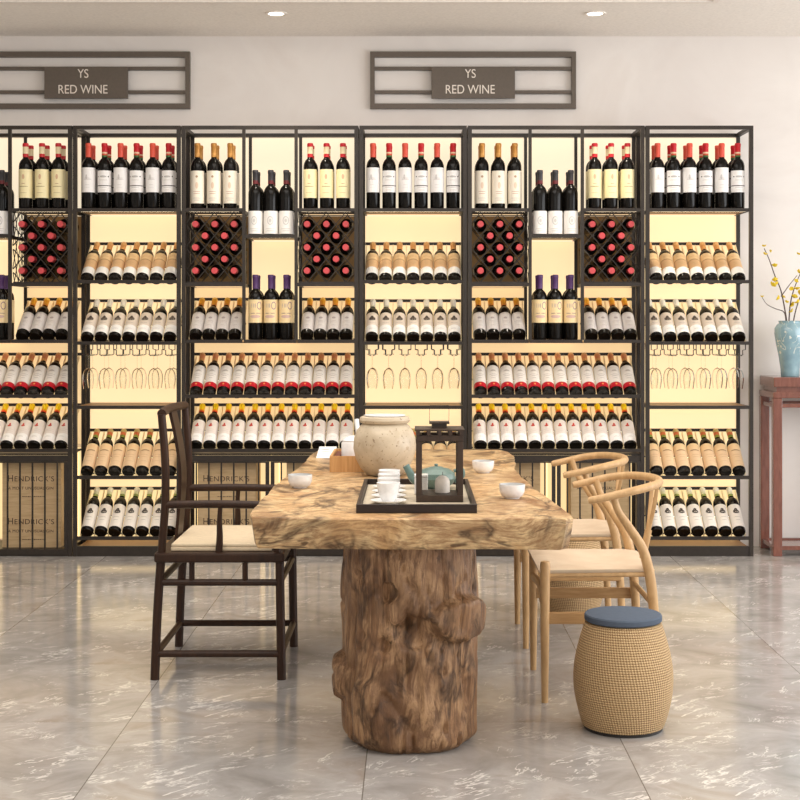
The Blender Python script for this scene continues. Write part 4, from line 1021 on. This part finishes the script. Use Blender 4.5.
branch('longest yellow-flowering twig, rising steeply to the left of the vase', [([(787, 332, 0), (786, 318, .1), (781, 292, .4), (775, 277, .7), (769, 260, .9), (764, 249, 1)], 0.0045, 0.0022), ([(781, 297, .35), (789, 286, .3), (797, 276, .2)], 0.003, 0.0016)],
       [(764, 247, 1, .010), (765, 255, 1, .011), (770, 252, .9, .008), (774.5, 267, .75, B_), (775, 281, .7, .014), (772, 286, .7, .017), (777.5, 284, .65, .013), (779, 299, .5, .014), (783, 297.5, .4, .010)], -0.03, -0.012)
branch('short thin twig bending low to the left of the vase mouth', [([(786, 332, 0), (785.5, 318, .1), (783, 312, .2), (776, 309.5, .5), (767, 305, .8), (762, 298, 1)], 0.0036, 0.0016)], [(762, 297.5, 1, .009), (786.5, 303, .1, .010)], -0.07, -0.032)
branch('upright yellow-flowering twig dense with blossom right of the longest', [([(789, 332, 0), (789, 318, .1), (791, 300, .4), (796, 284, .8), (803, 268, 1)], 0.0045, 0.0022)],
       [(793, 306, .3, .016), (794, 298, .4, .017), (792, 312, .2, .014), (797, 290, .6, .015), (796, 282, .8, .012), (799, 273, .9, .014), (791.5, 290, .5, .012)], 0.04, 0.026)
branch('yellow-flowering twig leaning out past the right picture edge', [([(793, 332, 0), (794, 318, .1), (800, 298, .5), (812, 275, 1), (818, 262, 1.2)], 0.0042, 0.002)],
       [(798, 303, .4, .014), (800, 294, .5, .016), (806, 286, .7, .015), (811, 276, 1, .014), (799, 255, .9, .012)], -0.02, 0.008)

# ------------------------------------------------------------------ light and camera
wd = bpy.data.worlds.new('daylight'); SC.world = wd; wd.use_nodes = True
bg = wd.node_tree.nodes['Background']; bg.inputs[0].default_value = (1.0, 0.985, 0.965, 1); bg.inputs[1].default_value = 0.47
def area(name, loc, rot, sx, sy, power, col):
    l = bpy.data.lights.new(name, 'AREA'); l.shape = 'RECTANGLE'; l.size = sx; l.size_y = sy; l.energy = power; l.color = col
    o = bpy.data.objects.new(name, l); COL.objects.link(o); o.location = loc; o.rotation_euler = rot; return o
area('window_daylight', (4.75, 4.1, 1.6), (0, radians(90), 0), 2.4, 6.0, 205, (0.95, 0.97, 1.0))
area('front_fill', (0.3, -1.2, 1.9), (radians(80), 0, 0), 6.0, 2.4, 48, (1.0, 0.97, 0.93))  # fill added behind the camera to light the labels; no shopfront is modelled
area('overhead_fill', (-0.3, 4.6, CZ + 0.10), (0, 0, 0), 3.0, 4.0, 104, (1.0, 0.955, 0.90))  # fill added in the ceiling recess to brighten table top and shelf fronts
for px in (276, 595):
    s = bpy.data.lights.new('downlight_beam', 'SPOT'); s.energy = 40; s.spot_size = radians(80); s.spot_blend = 0.6; s.color = (1, .9, .75); s.shadow_soft_size = 0.05
    o = bpy.data.objects.new('downlight_beam', s); COL.objects.link(o); o.location = (X(px, 7.7), 7.7, CZ - 0.02)
cam = bpy.data.cameras.new('camera'); co = bpy.data.objects.new('camera', cam); COL.objects.link(co); SC.camera = co
co.location = (0, 0, H); co.rotation_euler = (radians(90), 0, 0)
cam.sensor_width = 36; cam.sensor_fit = 'HORIZONTAL'; cam.lens = F / 800 * 36
cam.shift_x = (400 - CX - 0.1) / 800; cam.shift_y = (CY - 400 - 0.6) / 800
cam.clip_start = 0.05
vs_ = SC.view_settings; vs_.view_transform = 'Standard'; vs_.look = 'None'; vs_.gamma = 1; vs_.exposure = 0.13
